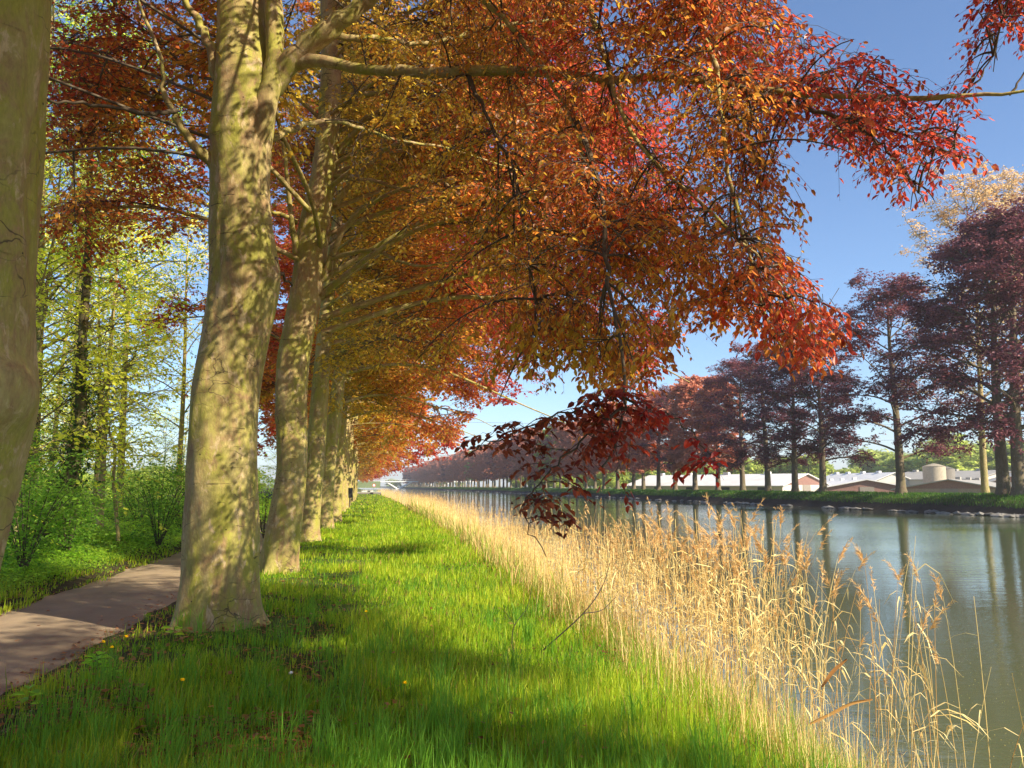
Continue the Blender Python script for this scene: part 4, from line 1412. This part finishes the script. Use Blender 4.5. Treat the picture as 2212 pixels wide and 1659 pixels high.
# prototypes
rp = []
for s in range(14):
    plume = s % 7 != 0 and s % 5 != 1
    hh = rng.uniform(1.55, 2.15)
    st, lv, pl = reed_geo(hh, 100 + s, plume, 2 + s % 2, .0038, .10 + .08 * (s % 3))
    lab = 'dry golden reed with a feathery brown seed plume, rooted at the near water edge' if plume else 'bare dry golden reed stalk without a plume, rooted at the near water edge'
    t = empty('reed', (0, 0, 0), lab, 'reed', RG)
    build('stem', [st], M['reed'], None, t)
    for l in lv: build('leaf', [l], M['reed'], None, t)
    if pl is not None: build('plume', [pl], M['reed'], None, t)
    t['h_'] = hh
    rp.append(t)
for j, i in enumerate(near):
    t = rp[j] if j < 14 else copy_tree(rp[j % 14])
    t.location = [float(c) for c in sites[i]]
    t.rotation_euler = (rng.normal(0, .06), rng.normal(.02, .07), rng.random() * 6.28)
    s_ = r_h[i] / (rp[j % 14]['h_'] + .1)
    t.scale = (s_,) * 3
for o_ in list(COL.objects):
    if 'h_' in o_: del o_['h_']
fp = []
for s in range(26):
    st, lv, pl = reed_geo(1.9, 300 + s, s % 5 < 2, 3, .0055, .12, True)
    fp.append([p for p in [st] + lv + ([pl] if pl is not None else [])])
fpc = []
for parts in fp:
    V = np.concatenate([p.v for p in parts]); C = np.concatenate([p.c for p in parts]); off = 0; F = []
    for p in parts: F.append(p.f + off); off += len(p.v)
    fpc.append((V, np.concatenate(F), C))
VV, FF, CC = [], [], []; off = 0
for s in range(26):
    idx = rest[s::26]
    V, F, C = fpc[s]
    n = len(idx)
    az = rng.random(n) * 6.28; sc_ = r_h[idx] / 2.0
    dd = np.linalg.norm(sites[idx] - CAM, axis=1)
    fat = np.maximum(1, dd / 16.)
    ca_, sa_ = np.cos(az), np.sin(az)
    # widen the slender pieces with distance by scaling about each piece's axis is skipped: scale the whole reed sideways
    tx, ty = rng.normal(0, .07, n), rng.normal(0, .07, n)
    X = (V[None, :, 0] * ca_[:, None] - V[None, :, 1] * sa_[:, None]) + V[None, :, 2] * tx[:, None]
    Y = (V[None, :, 0] * sa_[:, None] + V[None, :, 1] * ca_[:, None]) + V[None, :, 2] * ty[:, None]
    Z = V[None, :, 2] * np.ones((n, 1))
    W_ = np.stack([X, Y, Z], -1) * sc_[:, None, None] + sites[idx][:, None]
    VV.append(W_.reshape(-1, 3))
    FF.append((F[None] + (np.arange(n) * len(V))[:, None, None]).reshape(-1, 4) + off)
    off += n * len(V)
    CC.append((C[None] * rng.uniform(.8, 1.2, (n, 1, 1))).reshape(-1, 3))
tag(build('reed_bed', [Part(np.concatenate(VV), np.concatenate(FF), 0, np.concatenate(CC))], M['reed']), kind='stuff', label='dense bed of dry golden reeds receding along the canal')

# dead grass and broken reed at the foot of the reeds
n = 42000
P = np.concatenate([screen_ground(36000, 1075, 1800, 850, 2212), np.stack([rng.uniform(2.3, 4.4, n), rng.uniform(3, 60, n), np.zeros(n)], -1)])
P[36000 if len(P) > 36000 + n else len(P) - n:, 0] += cx(P[36000 if len(P) > 36000 + n else len(P) - n:, 1])
xr = P[:, 0] - cx(P[:, 1])
ok = (xr > 2.0 + .2 * np.sin(P[:, 1] * 1.7)) & (xr < 4.1) & (rng.random(len(P)) < np.interp(xr, [2, 2.4, 3.0, 3.5, 4.1], [.3, 1, .6, .3, .03])) & (P[:, 1] < 160)
P = P[ok]
P[:, 2] = np.maximum(gz(P[:, 0], P[:, 1]), WATER - .05)
dist = np.linalg.norm(P - CAM, axis=1)
h = rng.gamma(4, .11, len(P)) * np.interp(dist, [4, 9, 20], [.5, .75, .9])
w = np.maximum(.0035, dist * .0007) * rng.uniform(.7, 1.3, len(P))
q = rng.random(len(P))[:, None]
col = lin(250, 228, 156) * q + lin(204, 166, 104) * (1 - q)
grn = rng.random(len(P))[:, None] < np.interp(P[:, 0] - cx(P[:, 1]), [2, 2.7, 3.4], [.45, .3, .08])[:, None]
col = np.where(grn, lin(140, 170, 50), col)
build_blades('dead_grass', [blades(P, np.minimum(h, 1.1), w, col, .8)], M['reed'], kind='stuff', label='dry straw coloured stalks tangled at the foot of the reeds')

# ================================================================== small things in the grass
def flower(px, py, label, kind='dandelion'):
    P = screen_ground(1, py, py + .1, px, px + .1)[0]
    t = empty(kind, P, label, 'flower', 'dandelions in the grass' if kind == 'dandelion' else None)
    h = rng.uniform(.12, .17)
    Q = P + np.array([[0, 0, 0], [.004, 0, h * .5], [.012, .004, h]])
    build('stem', [tubes(Q, np.array([.003, .0028, .0025]), 6, 0, lin(110, 150, 60), True)], M['grass'], P, t)
    n = 70
    a = rng.random(n) * 6.28; e = rng.random(n) * 1.2
    d = np.stack([np.cos(a) * np.cos(e), np.sin(a) * np.cos(e), np.sin(e)], -1)
    cc_ = lin(255, 226, 20) if kind == 'dandelion' else lin(225, 222, 215)
    build('head', [leaf_geo(np.tile(Q[-1], (n, 1)), d, norm(UP + rng.normal(0, .2, d.shape)), np.full(n, .022), .3, False, 0, cc_ * rng.uniform(.8, 1.1, (n, 1)))], M['leaf'], P, t)
for px, py, lab in [(268, 1410, 'yellow dandelion left of the main trunk base, at the path edge'), (218, 1428, 'yellow dandelion nearest the asphalt path among leafy weeds'), (236, 1440, 'yellow dandelion lowest of the three at the path edge'),
                    (388, 1513, 'yellow dandelion in the shade below the main trunk'), (788, 1350, 'lone yellow dandelion right of the main trunk in the sunny grass'), (870, 1525, 'lone yellow dandelion near the bottom centre of the lawn')]:
    flower(px, py, lab)
flower(623, 1505, 'grey dandelion clock beside a bare twig in the shaded grass', 'dandelion_clock')


def twig_thing(pts, r, label, forks=()):
    P = smooth_path([at(*p) for p in pts], 16)
    t = empty('fallen_twig' if len(pts) > 4 else 'bare_twig', P[0], label, 'twig')
    build('stem', [tubes(P, np.linspace(r, r * .35, 16), 6, 0, np.array([.05, .035, .03]), True)], M['twig'], P[0], t)
    for f in forks:
        Q = smooth_path([at(*p) for p in f], 8)
        build('side_twig', [tubes(Q, np.linspace(r * .6, r * .25, 8), 5, 0, np.array([.05, .035, .03]), True)], M['twig'], P[0], t)
twig_thing([(1120, 1455, 7.9), (1150, 1425, 7.9), (1195, 1385, 7.9), (1260, 1325, 7.9), (1300, 1270, 8.0), (1318, 1215, 8.1)], .009, 'long thin dark dead branch leaning from the lawn into the reeds',
           [[(1260, 1325, 7.9), (1300, 1318, 7.95), (1330, 1290, 8.)]])
twig_thing([(1118, 1440, 8.0), (1106, 1390, 8.), (1112, 1350, 8.), (1140, 1310, 8.1), (1150, 1260, 8.2)], .005, 'short bent dark twig standing in the sunny grass left of the long dead branch', [[(1112, 1350, 8.), (1090, 1320, 8.)]])
twig_thing([(602, 1545, 6.0), (600, 1520, 6.0), (580, 1490, 6.0), (572, 1468, 6.)], .003, 'small bare forked twig in the shaded grass beside the dandelion clock', [[(600, 1520, 6.), (614, 1505, 6.)], [(590, 1505, 6.), (574, 1504, 6.)]])


def seedling(px, py, label, h=.2, n=7, s=.07, colr=lin(150, 196, 60)):
    P = screen_ground(1, py, py + .1, px, px + .1)[0]
    t = empty('seedling', P, label, 'plant')
    E = P + np.array([.02, 0, h])
    build('stem', [tubes(smooth_path([P, P + UP * h * .5, E], 6), np.linspace(.004, .002, 6), 5, 0, lin(120, 130, 60), True)], M['grass'], P, t)
    for k in range(n):
        a = k * 2.4
        d = np.array([[math.cos(a), math.sin(a), .15]])
        p0 = P + UP * h * (.5 + .5 * k / n)
        build('leaf', [leaf_geo((p0 + d[0] * .015)[None], d, UP[None], np.array([s]), .8, True, 0, colr[None] * .9)], M['green'], P, t)
seedling(56, 1560, 'light green broad leaved seedling in the lower left shade', .22, 7, .09)
seedling(372, 1390, 'bright lime leaved seedling touching the foot of the main trunk', .16, 5, .10, lin(170, 214, 60))
seedling(205, 1470, 'bushy light green weed between the dandelions by the path', .2, 12, .10)
seedling(245, 1478, 'small light green weed right of the bushy one by the path', .12, 8, .07)


# broad fallen reed blades
def reed_blade(pts, w, label, c):
    P = smooth_path([at(*p) for p in pts], 14)
    t_ = np.linspace(0, 1, 14)
    wd = w * np.sin(np.pi * np.clip(t_ * .9 + .08, 0, 1)) ** .7
    s = norm(np.cross(norm(np.gradient(P, axis=0)), FWD))
    V = np.stack([P - s * wd[:, None], P + UP * .006 + FWD * .01, P + s * wd[:, None]], 1).reshape(-1, 3)
    i = np.arange(13)[:, None] * 3
    F = np.concatenate([i + np.array([[0, 1, 4, 3]]), i + np.array([[1, 2, 5, 4]])])
    o = build('reed_leaf', [Part(V, F, 0, c, True)], M['reed'], P[0])
    o.location = P[0]
    tag(o, label, 'leaf')
reed_blade([(1775, 1485, 5.8), (1800, 1450, 5.8), (1830, 1425, 5.8)], .014, 'broad brown folded reed leaf caught among the stems above the water', lin(176, 126, 72))
reed_blade([(1750, 1565, 5.4), (1800, 1540, 5.4), (1840, 1520, 5.4), (1885, 1512, 5.4)], .011, 'long pale brown reed leaf lying across stems near the bottom', lin(190, 146, 84))

# floating bits on the water
n = 900
P = np.stack([rng.uniform(3.6, 8.5, n), rng.uniform(5, 12, n), np.full(n, WATER + .004)], -1)
az = rng.random(n) * 6.28
tag(build('floating_specks', [leaf_geo(P, np.stack([np.cos(az), np.sin(az), 0 * az], -1), np.tile(UP, (n, 1)), rng.uniform(.006, .016, n), .8, False, 0, lin(226, 206, 120))], M['reed']), kind='stuff', label='tiny pale specks floating on the near water')

# stones along the far water edge
n = 260
ysn = 55 + 420 * rng.random(n) ** 1.6
Vs, Fs, Cs = [], [], []
ico = np.array([(0, 0, 1), (.9, 0, .3), (.3, .85, .3), (-.75, .5, .3), (-.75, -.5, .3), (.3, -.85, .3), (.75, .5, -.3), (-.3, .85, -.3), (-.9, 0, -.3), (-.3, -.85, -.3), (.75, -.5, -.3), (0, 0, -1)])
icf = np.array([(0, 1, 2), (0, 2, 3), (0, 3, 4), (0, 4, 5), (0, 5, 1), (1, 6, 2), (2, 7, 3), (3, 8, 4), (4, 9, 5), (5, 10, 1), (2, 6, 7), (3, 7, 8), (4, 8, 9), (5, 9, 10), (1, 10, 6), (6, 11, 7), (7, 11, 8), (8, 11, 9), (9, 11, 10), (10, 11, 6)])
for k_, yy in enumerate(ysn):
    s3 = np.array([rng.uniform(.2, .5), rng.uniform(.3, 1.2), rng.uniform(.1, .22)])
    c0 = np.array([46.1 + float(cx(yy)) + rng.normal(0, .15), yy, WATER + rng.uniform(.0, .12)])
    Vs.append(ico * s3 * rng.uniform(.8, 1.2, (12, 1)) + c0); Fs.append(icf + 12 * k_); Cs.append(np.tile(np.array([.3, .28, .24]) * rng.uniform(.5, 1.2), (12, 1)))
tag(build('bank_rubble', [Part(np.concatenate(Vs), np.concatenate(Fs), 0, np.concatenate(Cs))], M['matt']), kind='stuff', label='grey rubble stones along the far water line')


# ================================================================== farm buildings across the canal
def roof_mat(name, c, ribs=2.2):
    m, nt, out = new_mat(name)
    N = NT(nt)
    tc = N.n('ShaderNodeTexCoord').outputs['Object']
    p = N.n('ShaderNodeBsdfPrincipled', i_Roughness=.6)
    f = N.noise(tc, .5, 5, .6)
    cc = N.mix(N.ramp(f, [(.3, G1), (.7, W1)]), tuple(np.array(c) * .82), c)
    N.l(cc, p.inputs['Base Color'])
    w = N.n('ShaderNodeTexWave', i_Scale=ribs, bands_direction='Y'); N.l(tc, w.inputs['Vector'])
    bp = N.n('ShaderNodeBump', i_Strength=.4, i_Distance=.04); N.l(w.outputs['Fac'], bp.inputs['Height']); N.l(bp.outputs[0], p.inputs['Normal'])
    N.l(p.outputs[0], out.inputs['Surface'])
    return m


def brick_mat(name, c):
    m, nt, out = new_mat(name)
    N = NT(nt)
    tc = N.n('ShaderNodeTexCoord').outputs['Object']
    b = N.n('ShaderNodeTexBrick', i_Scale=3.)
    b.inputs['Color1'].default_value = (*c, 1); b.inputs['Color2'].default_value = (*(np.array(c) * .7), 1); b.inputs['Mortar'].default_value = (.3, .26, .22, 1)
    sw = N.n('ShaderNodeSeparateXYZ'); N.l(tc, sw.inputs[0])
    ad = N.n('ShaderNodeMath', operation='ADD'); N.l(sw.outputs[0], ad.inputs[0]); N.l(sw.outputs[1], ad.inputs[1])
    cb_ = N.n('ShaderNodeCombineXYZ'); N.l(ad.outputs[0], cb_.inputs[0]); N.l(sw.outputs[2], cb_.inputs[1])
    N.l(cb_.outputs[0], b.inputs['Vector'])
    p = N.n('ShaderNodeBsdfPrincipled', i_Roughness=.9); N.l(b.outputs['Color'], p.inputs['Base Color'])
    N.l(p.outputs[0], out.inputs['Surface'])
    return m


M['roof_white'] = roof_mat('pale_sheet_roof', (.80, .78, .74))
M['roof_grey'] = roof_mat('grey_sheet_roof', (.42, .39, .33))
M['brick'] = brick_mat('red_brick', (.30, .13, .10))
M['render'] = roof_mat('pale_wall', (.62, .58, .5), .1)
M['tan'] = brick_mat('tan_brick', (.42, .30, .2))
M['solar'] = roof_mat('solar_glass', (.04, .07, .2), .1)


def gable_barn(p, ang, W, L, hw, hr, label, wall, gable, roof, name='barn', panels=None, openings=True):
    """local x: across (gable width W), local y: along ridge length L. origin at centre of the near gable"""
    t = empty(name, p, label, 'barn', None, ang)
    w = W / 2
    walls = Part([(-w, 0, -.6), (w, 0, -.6), (w, L, -.6), (-w, L, -.6), (-w, 0, hw), (w, 0, hw), (w, L, hw), (-w, L, hw)],
                 [[0, 1, 5, 4], [1, 2, 6, 5], [2, 3, 7, 6], [3, 0, 4, 7]])
    build('wall', [walls], wall, None, t)
    gb = [Part([(-w, -.02, hw), (w, -.02, hw), (0, -.02, hr - .08)], [[0, 1, 2]]), Part([(-w, L + .02, hw), (w, L + .02, hw), (0, L + .02, hr - .08)], [[0, 2, 1]])]
    for g_ in gb:
        build('gable', [g_], gable, None, t)
    e = .5; th = .15
    sl = (hr - hw) / w
    rf = []
    for s in (-1, 1):
        a = [(0, -e, hr), (s * (w + e), -e, hw - sl * e), (s * (w + e), L + e, hw - sl * e), (0, L + e, hr)]
        b = [(x, y, z - th) for x, y, z in a]
        rf.append(Part(a + b, [[0, 1, 2, 3], [4, 7, 6, 5], [0, 4, 5, 1], [1, 5, 6, 2], [2, 6, 7, 3]]))
    build('roof', rf, roof, None, t)
    # skylights/vents along the ridge
    for k in (.2, .45, .7, .9):
        build('ridge_vent', [boxes([(-.35, .35, L * k, L * k + 1.2, hr - .05, hr + .4)])], roof, None, t)
    if openings:
        for k in range(int(L // 8)):
            yk = 3 + k * 8
            for s in (-1, 1):
                x0 = s * w
                o = build('window', [boxes([(min(x0, x0 + s * .06), max(x0, x0 + s * .06), yk, yk + 2., hw * .45, hw * .8)], 0, np.array([.05, .06, .07]))], M['matt'], None, t)
        build('door', [boxes([(-1.2, 1.2, -.09, -.01, -.2, min(hw, 2.4))], 0, np.array([.28, .24, .2]))], M['matt'], None, t)
    if panels:
        y0, y1, s = panels
        nx_ = 12
        ps = []
        for k in range(nx_):
            ya = y0 + (y1 - y0) * k / nx_; yb = y0 + (y1 - y0) * (k + .93) / nx_
            f = lambda x, y: (s * x * w, y, hr - (hr - hw) * x + .12)
            a = [f(.08, ya), f(.92, ya), f(.92, yb), f(.08, yb)]
            b = [(x, y, z - .06) for x, y, z in a]
            o = build('solar_panel', [Part(a + b, [[0, 1, 2, 3], [4, 7, 6, 5], [0, 4, 5, 1], [1, 5, 6, 2], [2, 6, 7, 3], [3, 7, 4, 0]])], M['solar'], None, t)
    return t


def gpos(px, dp):
    p = at(px, 1063, dp)
    return np.array([p[0], p[1], -.3])


# d-survey x of crop: 1400+.4738*x source -> *.9036
cd = lambda x: (1400 + .4738 * x) * .9036
# long white roofed barn: near gable at px cd(1115), runs away to the left
def barn_between(pa, da, pb, db, W, hw, hr, *a, **k):
    A, B = gpos(pa, da), gpos(pb, db)
    v = B - A
    ang = math.atan2(v[1], v[0]) - math.pi / 2
    return gable_barn(A, ang, W, float(np.linalg.norm(v[:2])), hw, hr, *a, **k)


barn_between(cd(1115), 150, cd(330), 178, 15, 2.1, 4.15, 'long low barn with bright white roof and small brick gable across the canal', M['render'], M['brick'], M['roof_white'])
barn_between(cd(1420), 148, cd(1190), 200, 14, 1.75, 3.1, 'low white roofed barn with wide brick gable, right of the longest white barn', M['brick'], M['brick'], M['roof_white'])
barn_between(cd(1835), 128, cd(2030), 160, 15.5, 1.5, 2.95, 'dark brick barn with shallow cream grey roof in front of the silos', M['tan'], M['brick'], M['roof_grey'])
barn_between(cd(2110), 178, cd(1640), 200, 16, 3.5, 5.3, 'barn with blue solar panels on its roof behind the silos', M['render'], M['render'], M['roof_grey'], panels=(2, 44, 1))
barn_between(cd(2260), 150, cd(2120), 190, 14, 2.6, 4.7, 'plain grey barn glimpsed between the two right edge trunks', M['render'], M['brick'], M['roof_grey'])
barn_between(cd(1560), 190, cd(1250), 215, 13, 2.6, 5.0, 'pale farm shed behind the low white roofed barn', M['render'], M['render'], M['roof_white'])


def silo(px, dp, r, h, label, c):
    p = gpos(px, dp)
    t = empty('silo', p, label, 'silo')
    n = 24
    P = np.array([[0, 0, 0], [0, 0, h * .33], [0, 0, h * .66], [0, 0, h]])
    build('shell', [tubes(P, np.full(4, r), n, 0, np.array(c), True)], M['matt'], None, t)
    P = np.array([[0, 0, h - .01], [0, 0, h + r * .2], [0, 0, h + r * .28]])
    build('cap', [tubes(P, np.array([r * 1.04, r * .4, .02]), n, 0, np.array(c) * .8, True)], M['matt'], None, t)
    build('ladder', [boxes([(r + .02, r + .1, -.3, -.25, 0, h), (r + .02, r + .1, .25, .3, 0, h)] + [(r + .04, r + .08, -.25, .25, z, z + .05) for z in np.arange(.3, h, .4)], 0, np.array([.3, .3, .3]))], M['matt'], None, t)
silo(cd(1765), 150, 1.9, 5.4, 'pale beige round silo, left one of the two by the solar roof', (.42, .36, .26))
silo(cd(1815), 152, 1.8, 5.0, 'darker grey round silo, right one of the two by the solar roof', (.22, .2, .17))

# distant trees behind the farm and at the horizon
HG = 'distant pale trees on the horizon'
hz = []
for s in range(3):
    tk, cr = gen_tree(11, 5.5, 1.5, 22, 6, 700, dict(nl0=3, m=3, nl1=3, ls=.7, fine=False, twig=False), wood_col(lin(176, 180, 96), lin(120, 136, 70)), .3, up0=(.6, .3), dr=(.3, .05), b2r=.05, sp_len=(.8, 1.8))
    hz.append((tk, cr))
hproto = {}
for i in range(70):
    px = 1130 + (2330 - 1130) * i / 69 + rng.normal(0, 8)
    dp = rng.uniform(230, 330)
    s = i % 3
    lab = 'hazy yellow green tree in the belt behind the farm across the canal'
    if s not in hproto:
        t = empty('distant_tree', (0, 0, 0), lab, 'tree', HG)
        build('trunk', hz[s][0], M['bark_far'], None, t)
        build('crown', hz[s][1], [M['twig'], M['green']], None, t)
        hproto[s] = t
    else:
        t = copy_tree(hproto[s])
    p = gpos(px, dp)
    t.location = [float(c) for c in p]
    sc_ = rng.uniform(.8, 1.25) * (1.15 if px > 1850 else .8)
    t.scale = (sc_ * 1.2, sc_ * 1.2, sc_)
    t.rotation_euler[2] = rng.random() * 6.28
for i in range(40):
    px = rng.uniform(40, 1000)
    dp = rng.uniform(750, 1000) if px > 820 else rng.uniform(110, 200)
    if 600 < px < 820: continue
    t = copy_tree(hproto[i % 3])
    t['label'] = 'hazy pale tree on the skyline beyond the wood' if px < 820 else 'tiny hazy tree on the skyline beyond the white bridge'
    p = gpos(px, dp)
    t.location = [float(c) for c in p]
    sc_ = rng.uniform(.7, 1.) * (.55 if px < 820 else .9)
    t.scale = (sc_ * 1.3, sc_ * 1.3, sc_)
    t.rotation_euler[2] = rng.random() * 6.28

# ================================================================== white bridge, sign, barriers
def xz(px, py, dp):
    return at(px / KD, py / KD, dp)
DB = 640.
pL = xz(386, 481, DB); pR = xz(430, 481, DB); pF = xz(397.5, 488.5, DB)
bo = np.array([pF[0], pF[1], 0.])
tb = empty('bridge', bo, 'white bridge with slanting legs crossing the canal far away', 'bridge')
zd = pL[2]
gy = bo[1]
build('deck', [boxes([(bo[0] - 22, bo[0] + 60, gy - 5, gy + 5, zd - .9, zd)], 0, np.array([.75, .74, .7]))], M['matt'], bo, tb)
build('railing', [boxes([(bo[0] - 22, bo[0] + 60, gy - 5, gy - 4.85, zd + .9, zd + 1.05)] + [(bo[0] - 22 + 2 * k, bo[0] - 21.9 + 2 * k, gy - 5, gy - 4.9, zd, zd + .9) for k in range(41)], 0, np.array([.75, .74, .7]))], M['matt'], bo, tb)
for fx in (0., 30.):
    for sx in (-9, 11):
        for yy in (-4, 4):
            P = np.array([[bo[0] + fx, gy + yy, -.8], [bo[0] + fx + sx, gy + yy, zd - .6]])
            build('leg', [tubes(P, np.array([.75, .55]), 8, 0, np.array([.75, .74, .7]), False)], M['matt'], bo, tb)
# embankment of the bridge road
k = np.linspace(0, 1, 30)
V, F = [], []
for i, tt in enumerate(np.linspace(-160, -13, 30)):
    hgt = (zd - .3) * np.clip((tt + 160) / 130, 0, 1)
    for dy, zz in ((-14, 0), (-5, hgt), (5, hgt), (14, 0)):
        V.append((bo[0] + tt, gy + dy * (1 if abs(dy) < 6 else 1.6), zz + .1 if abs(dy) < 6 else .2))
for i in range(29):
    for j in range(3):
        a = i * 4 + j
        F.append([a, a + 4, a + 5, a + 1])
tag(build('hill', [Part(V, F, 0, np.array([.16, .2, .06]), True)], M['ground']), kind='structure')

ps = xz(374, 485.3, 185.); zg = float(gz(ps[0:1], ps[1:2])[0])
ts = empty('road_sign', (ps[0], ps[1], zg), 'small round white traffic sign with red rim beyond the end of the lawn', 'sign')
a = np.arange(24) * 2 * np.pi / 24
def disc(r, y, c):
    V = np.concatenate([[[0, y, 0]], np.stack([np.cos(a) * r, 0 * a + y, np.sin(a) * r], -1)]) + np.array([0, 0, ps[2] - zg])
    return Part(V, [[0, 1 + (i + 1) % 24, 1 + i] for i in range(24)], 0, np.array(c))
build('plate', [disc(.36, 0., (.6, .03, .03)), disc(.26, -.01, (.8, .8, .78)), disc(.36, .02, (.3, .3, .3))], M['matt'], None, ts)
build('post', [tubes(np.array([[0, .05, 0], [0, .05, ps[2] - zg + .3]]), np.array([.04, .04]), 8, 0, np.array([.25, .25, .25]), True)], M['matt'], None, ts)


def barrier(xa, xb, y, h, label, c, post_c):
    z = float(gz(np.array([(xa + xb) / 2]), np.array([y]))[0])
    o = np.array([(xa + xb) / 2, y, z])
    t = empty('low_barrier', o, label, 'barrier')
    W = xb - xa
    build('rail', [boxes([(-W / 2, W / 2, -.1, .1, h - .28, h)], 0, np.array(c))], M['matt'], None, t)
    build('cap_board', [boxes([(-W / 2 - .05, W / 2 + .05, -.16, .16, h + .003, h + .07)], 0, np.array([.75, .72, .62]))], M['matt'], None, t)
    for f in (-.48, .0, .48):
        build('post', [boxes([(f * W - .1, f * W + .1, .103, .3, -.2, h)], 0, np.array(post_c))], M['matt'], None, t)
    build('marker_box', [boxes([(W * .08, W * .08 + .5, -.25, -.103, h - .45, h + .02)], 0, np.array([.03, .03, .03]))], M['matt'], None, t)
pa, pb = xz(356, 494, 150), xz(381, 494, 150)
barrier(pa[0], pb[0], float(pa[1]), .42, 'low grey rail with pale cap closing off the end of the lawn', (.22, .2, .16), (.15, .13, .1))
pa, pb = xz(361, 491, 176), xz(373, 491, 176)
barrier(pa[0], pb[0], float(pa[1]), .62, 'short white rail behind the grey rail at the end of the lawn', (.7, .68, .6), (.5, .5, .45))

# dark notice box on a trunk of the row is seen edge-on: built as a small box on an added stake
pbx = at(756, 1058, 60.); zb = float(gz(pbx[0:1], pbx[1:2])[0])
tn = empty('stake_box', (pbx[0], pbx[1], zb), 'small dark box on a stake beside the far row trunks', 'litter bin')
build('box', [boxes([(-.2, .2, -.15, .15, .75, 1.45)], 0, np.array([.03, .03, .03]))], M['matt'], None, tn)
build('stake', [boxes([(-.04, .04, -.04, .04, -.1, .747)], 0, np.array([.1, .08, .06]))], M['matt'], None, tn)

for k_, (yy_, zz_) in enumerate(((300, 25.), (303, 18.6), (306, 12.8))):
    t_ = np.linspace(0, 1, 40)
    P = np.stack([-70 + 330 * t_, yy_ + 30 * t_, zz_ + 2.5 * (2 * t_ - .75) ** 2], -1)
    o = build('power_cable', [tubes(P, np.full(40, .06), 5, 0, np.array([.12, .12, .13]), True)], M['matt'], P[0])
    o.location = P[0]
    tag(o, ['uppermost', 'middle', 'lowest'][k_] + ' of three thin cables crossing the sky above the canal', 'cable', 'overhead cables crossing the canal')

# ================================================================== air
hm, hnt, hout = new_mat('pale_air')
pv = hnt.nodes.new('ShaderNodeVolumePrincipled')
pv.inputs['Density'].default_value = HAZE = .0004
pv.inputs['Color'].default_value = (.95, .96, 1., 1)
pv.inputs['Anisotropy'].default_value = .2
hnt.links.new(pv.outputs[0], hout.inputs['Volume'])
tag(build('haze', [boxes([(-3300, 3300, -500, 3700, -4, 60)])], hm), kind='stuff', label='thin pale air that softens the far trees')

# ================================================================== light, sky, camera
SUN_AZ = R(133)       # clockwise from +Y
SUN_EL = R(34)
sd = np.array([math.sin(SUN_AZ) * math.cos(SUN_EL), math.cos(SUN_AZ) * math.cos(SUN_EL), math.sin(SUN_EL)])
sun = D.lights.new('sun', 'SUN')
sun.energy = 5.0; sun.angle = R(.53); sun.color = (1., .88, .70)
so = D.objects.new('sun', sun); COL.objects.link(so)
import mathutils
so.rotation_euler = mathutils.Vector(sd).to_track_quat('Z', 'Y').to_euler()
wd = D.worlds.new('World'); scene.world = wd; wd.use_nodes = True
nt = wd.node_tree
bg = nt.nodes['Background']
sky = nt.nodes.new('ShaderNodeTexSky'); sky.sky_type = 'NISHITA'; sky.sun_disc = False
sky.sun_elevation = SUN_EL; sky.sun_rotation = SUN_AZ
sky.air_density = .9; sky.dust_density = .25; sky.ozone_density = 5.0
nt.links.new(sky.outputs[0], bg.inputs[0]); bg.inputs[1].default_value = .105

cam = D.cameras.new('camera'); co = D.objects.new('camera', cam); COL.objects.link(co)
cam.sensor_width = 36; cam.lens = FPX / 1024 * 36; cam.clip_end = 6000; cam.clip_start = .05
mw = mathutils.Matrix(((RIGHT[0], CUP[0], -FWD[0], CAM[0]), (RIGHT[1], CUP[1], -FWD[1], CAM[1]), (RIGHT[2], CUP[2], -FWD[2], CAM[2]), (0, 0, 0, 1)))
co.matrix_world = mw
scene.camera = co
scene.view_settings.view_transform = 'Standard'
scene.view_settings.look = 'None'
scene.view_settings.exposure = 1.0
scene.view_settings.gamma = 1
scene.cycles.max_bounces = 6
scene.cycles.diffuse_bounces = 3
scene.cycles.transmission_bounces = 4
scene.cycles.transparent_max_bounces = 4
scene.cycles.use_denoising = True
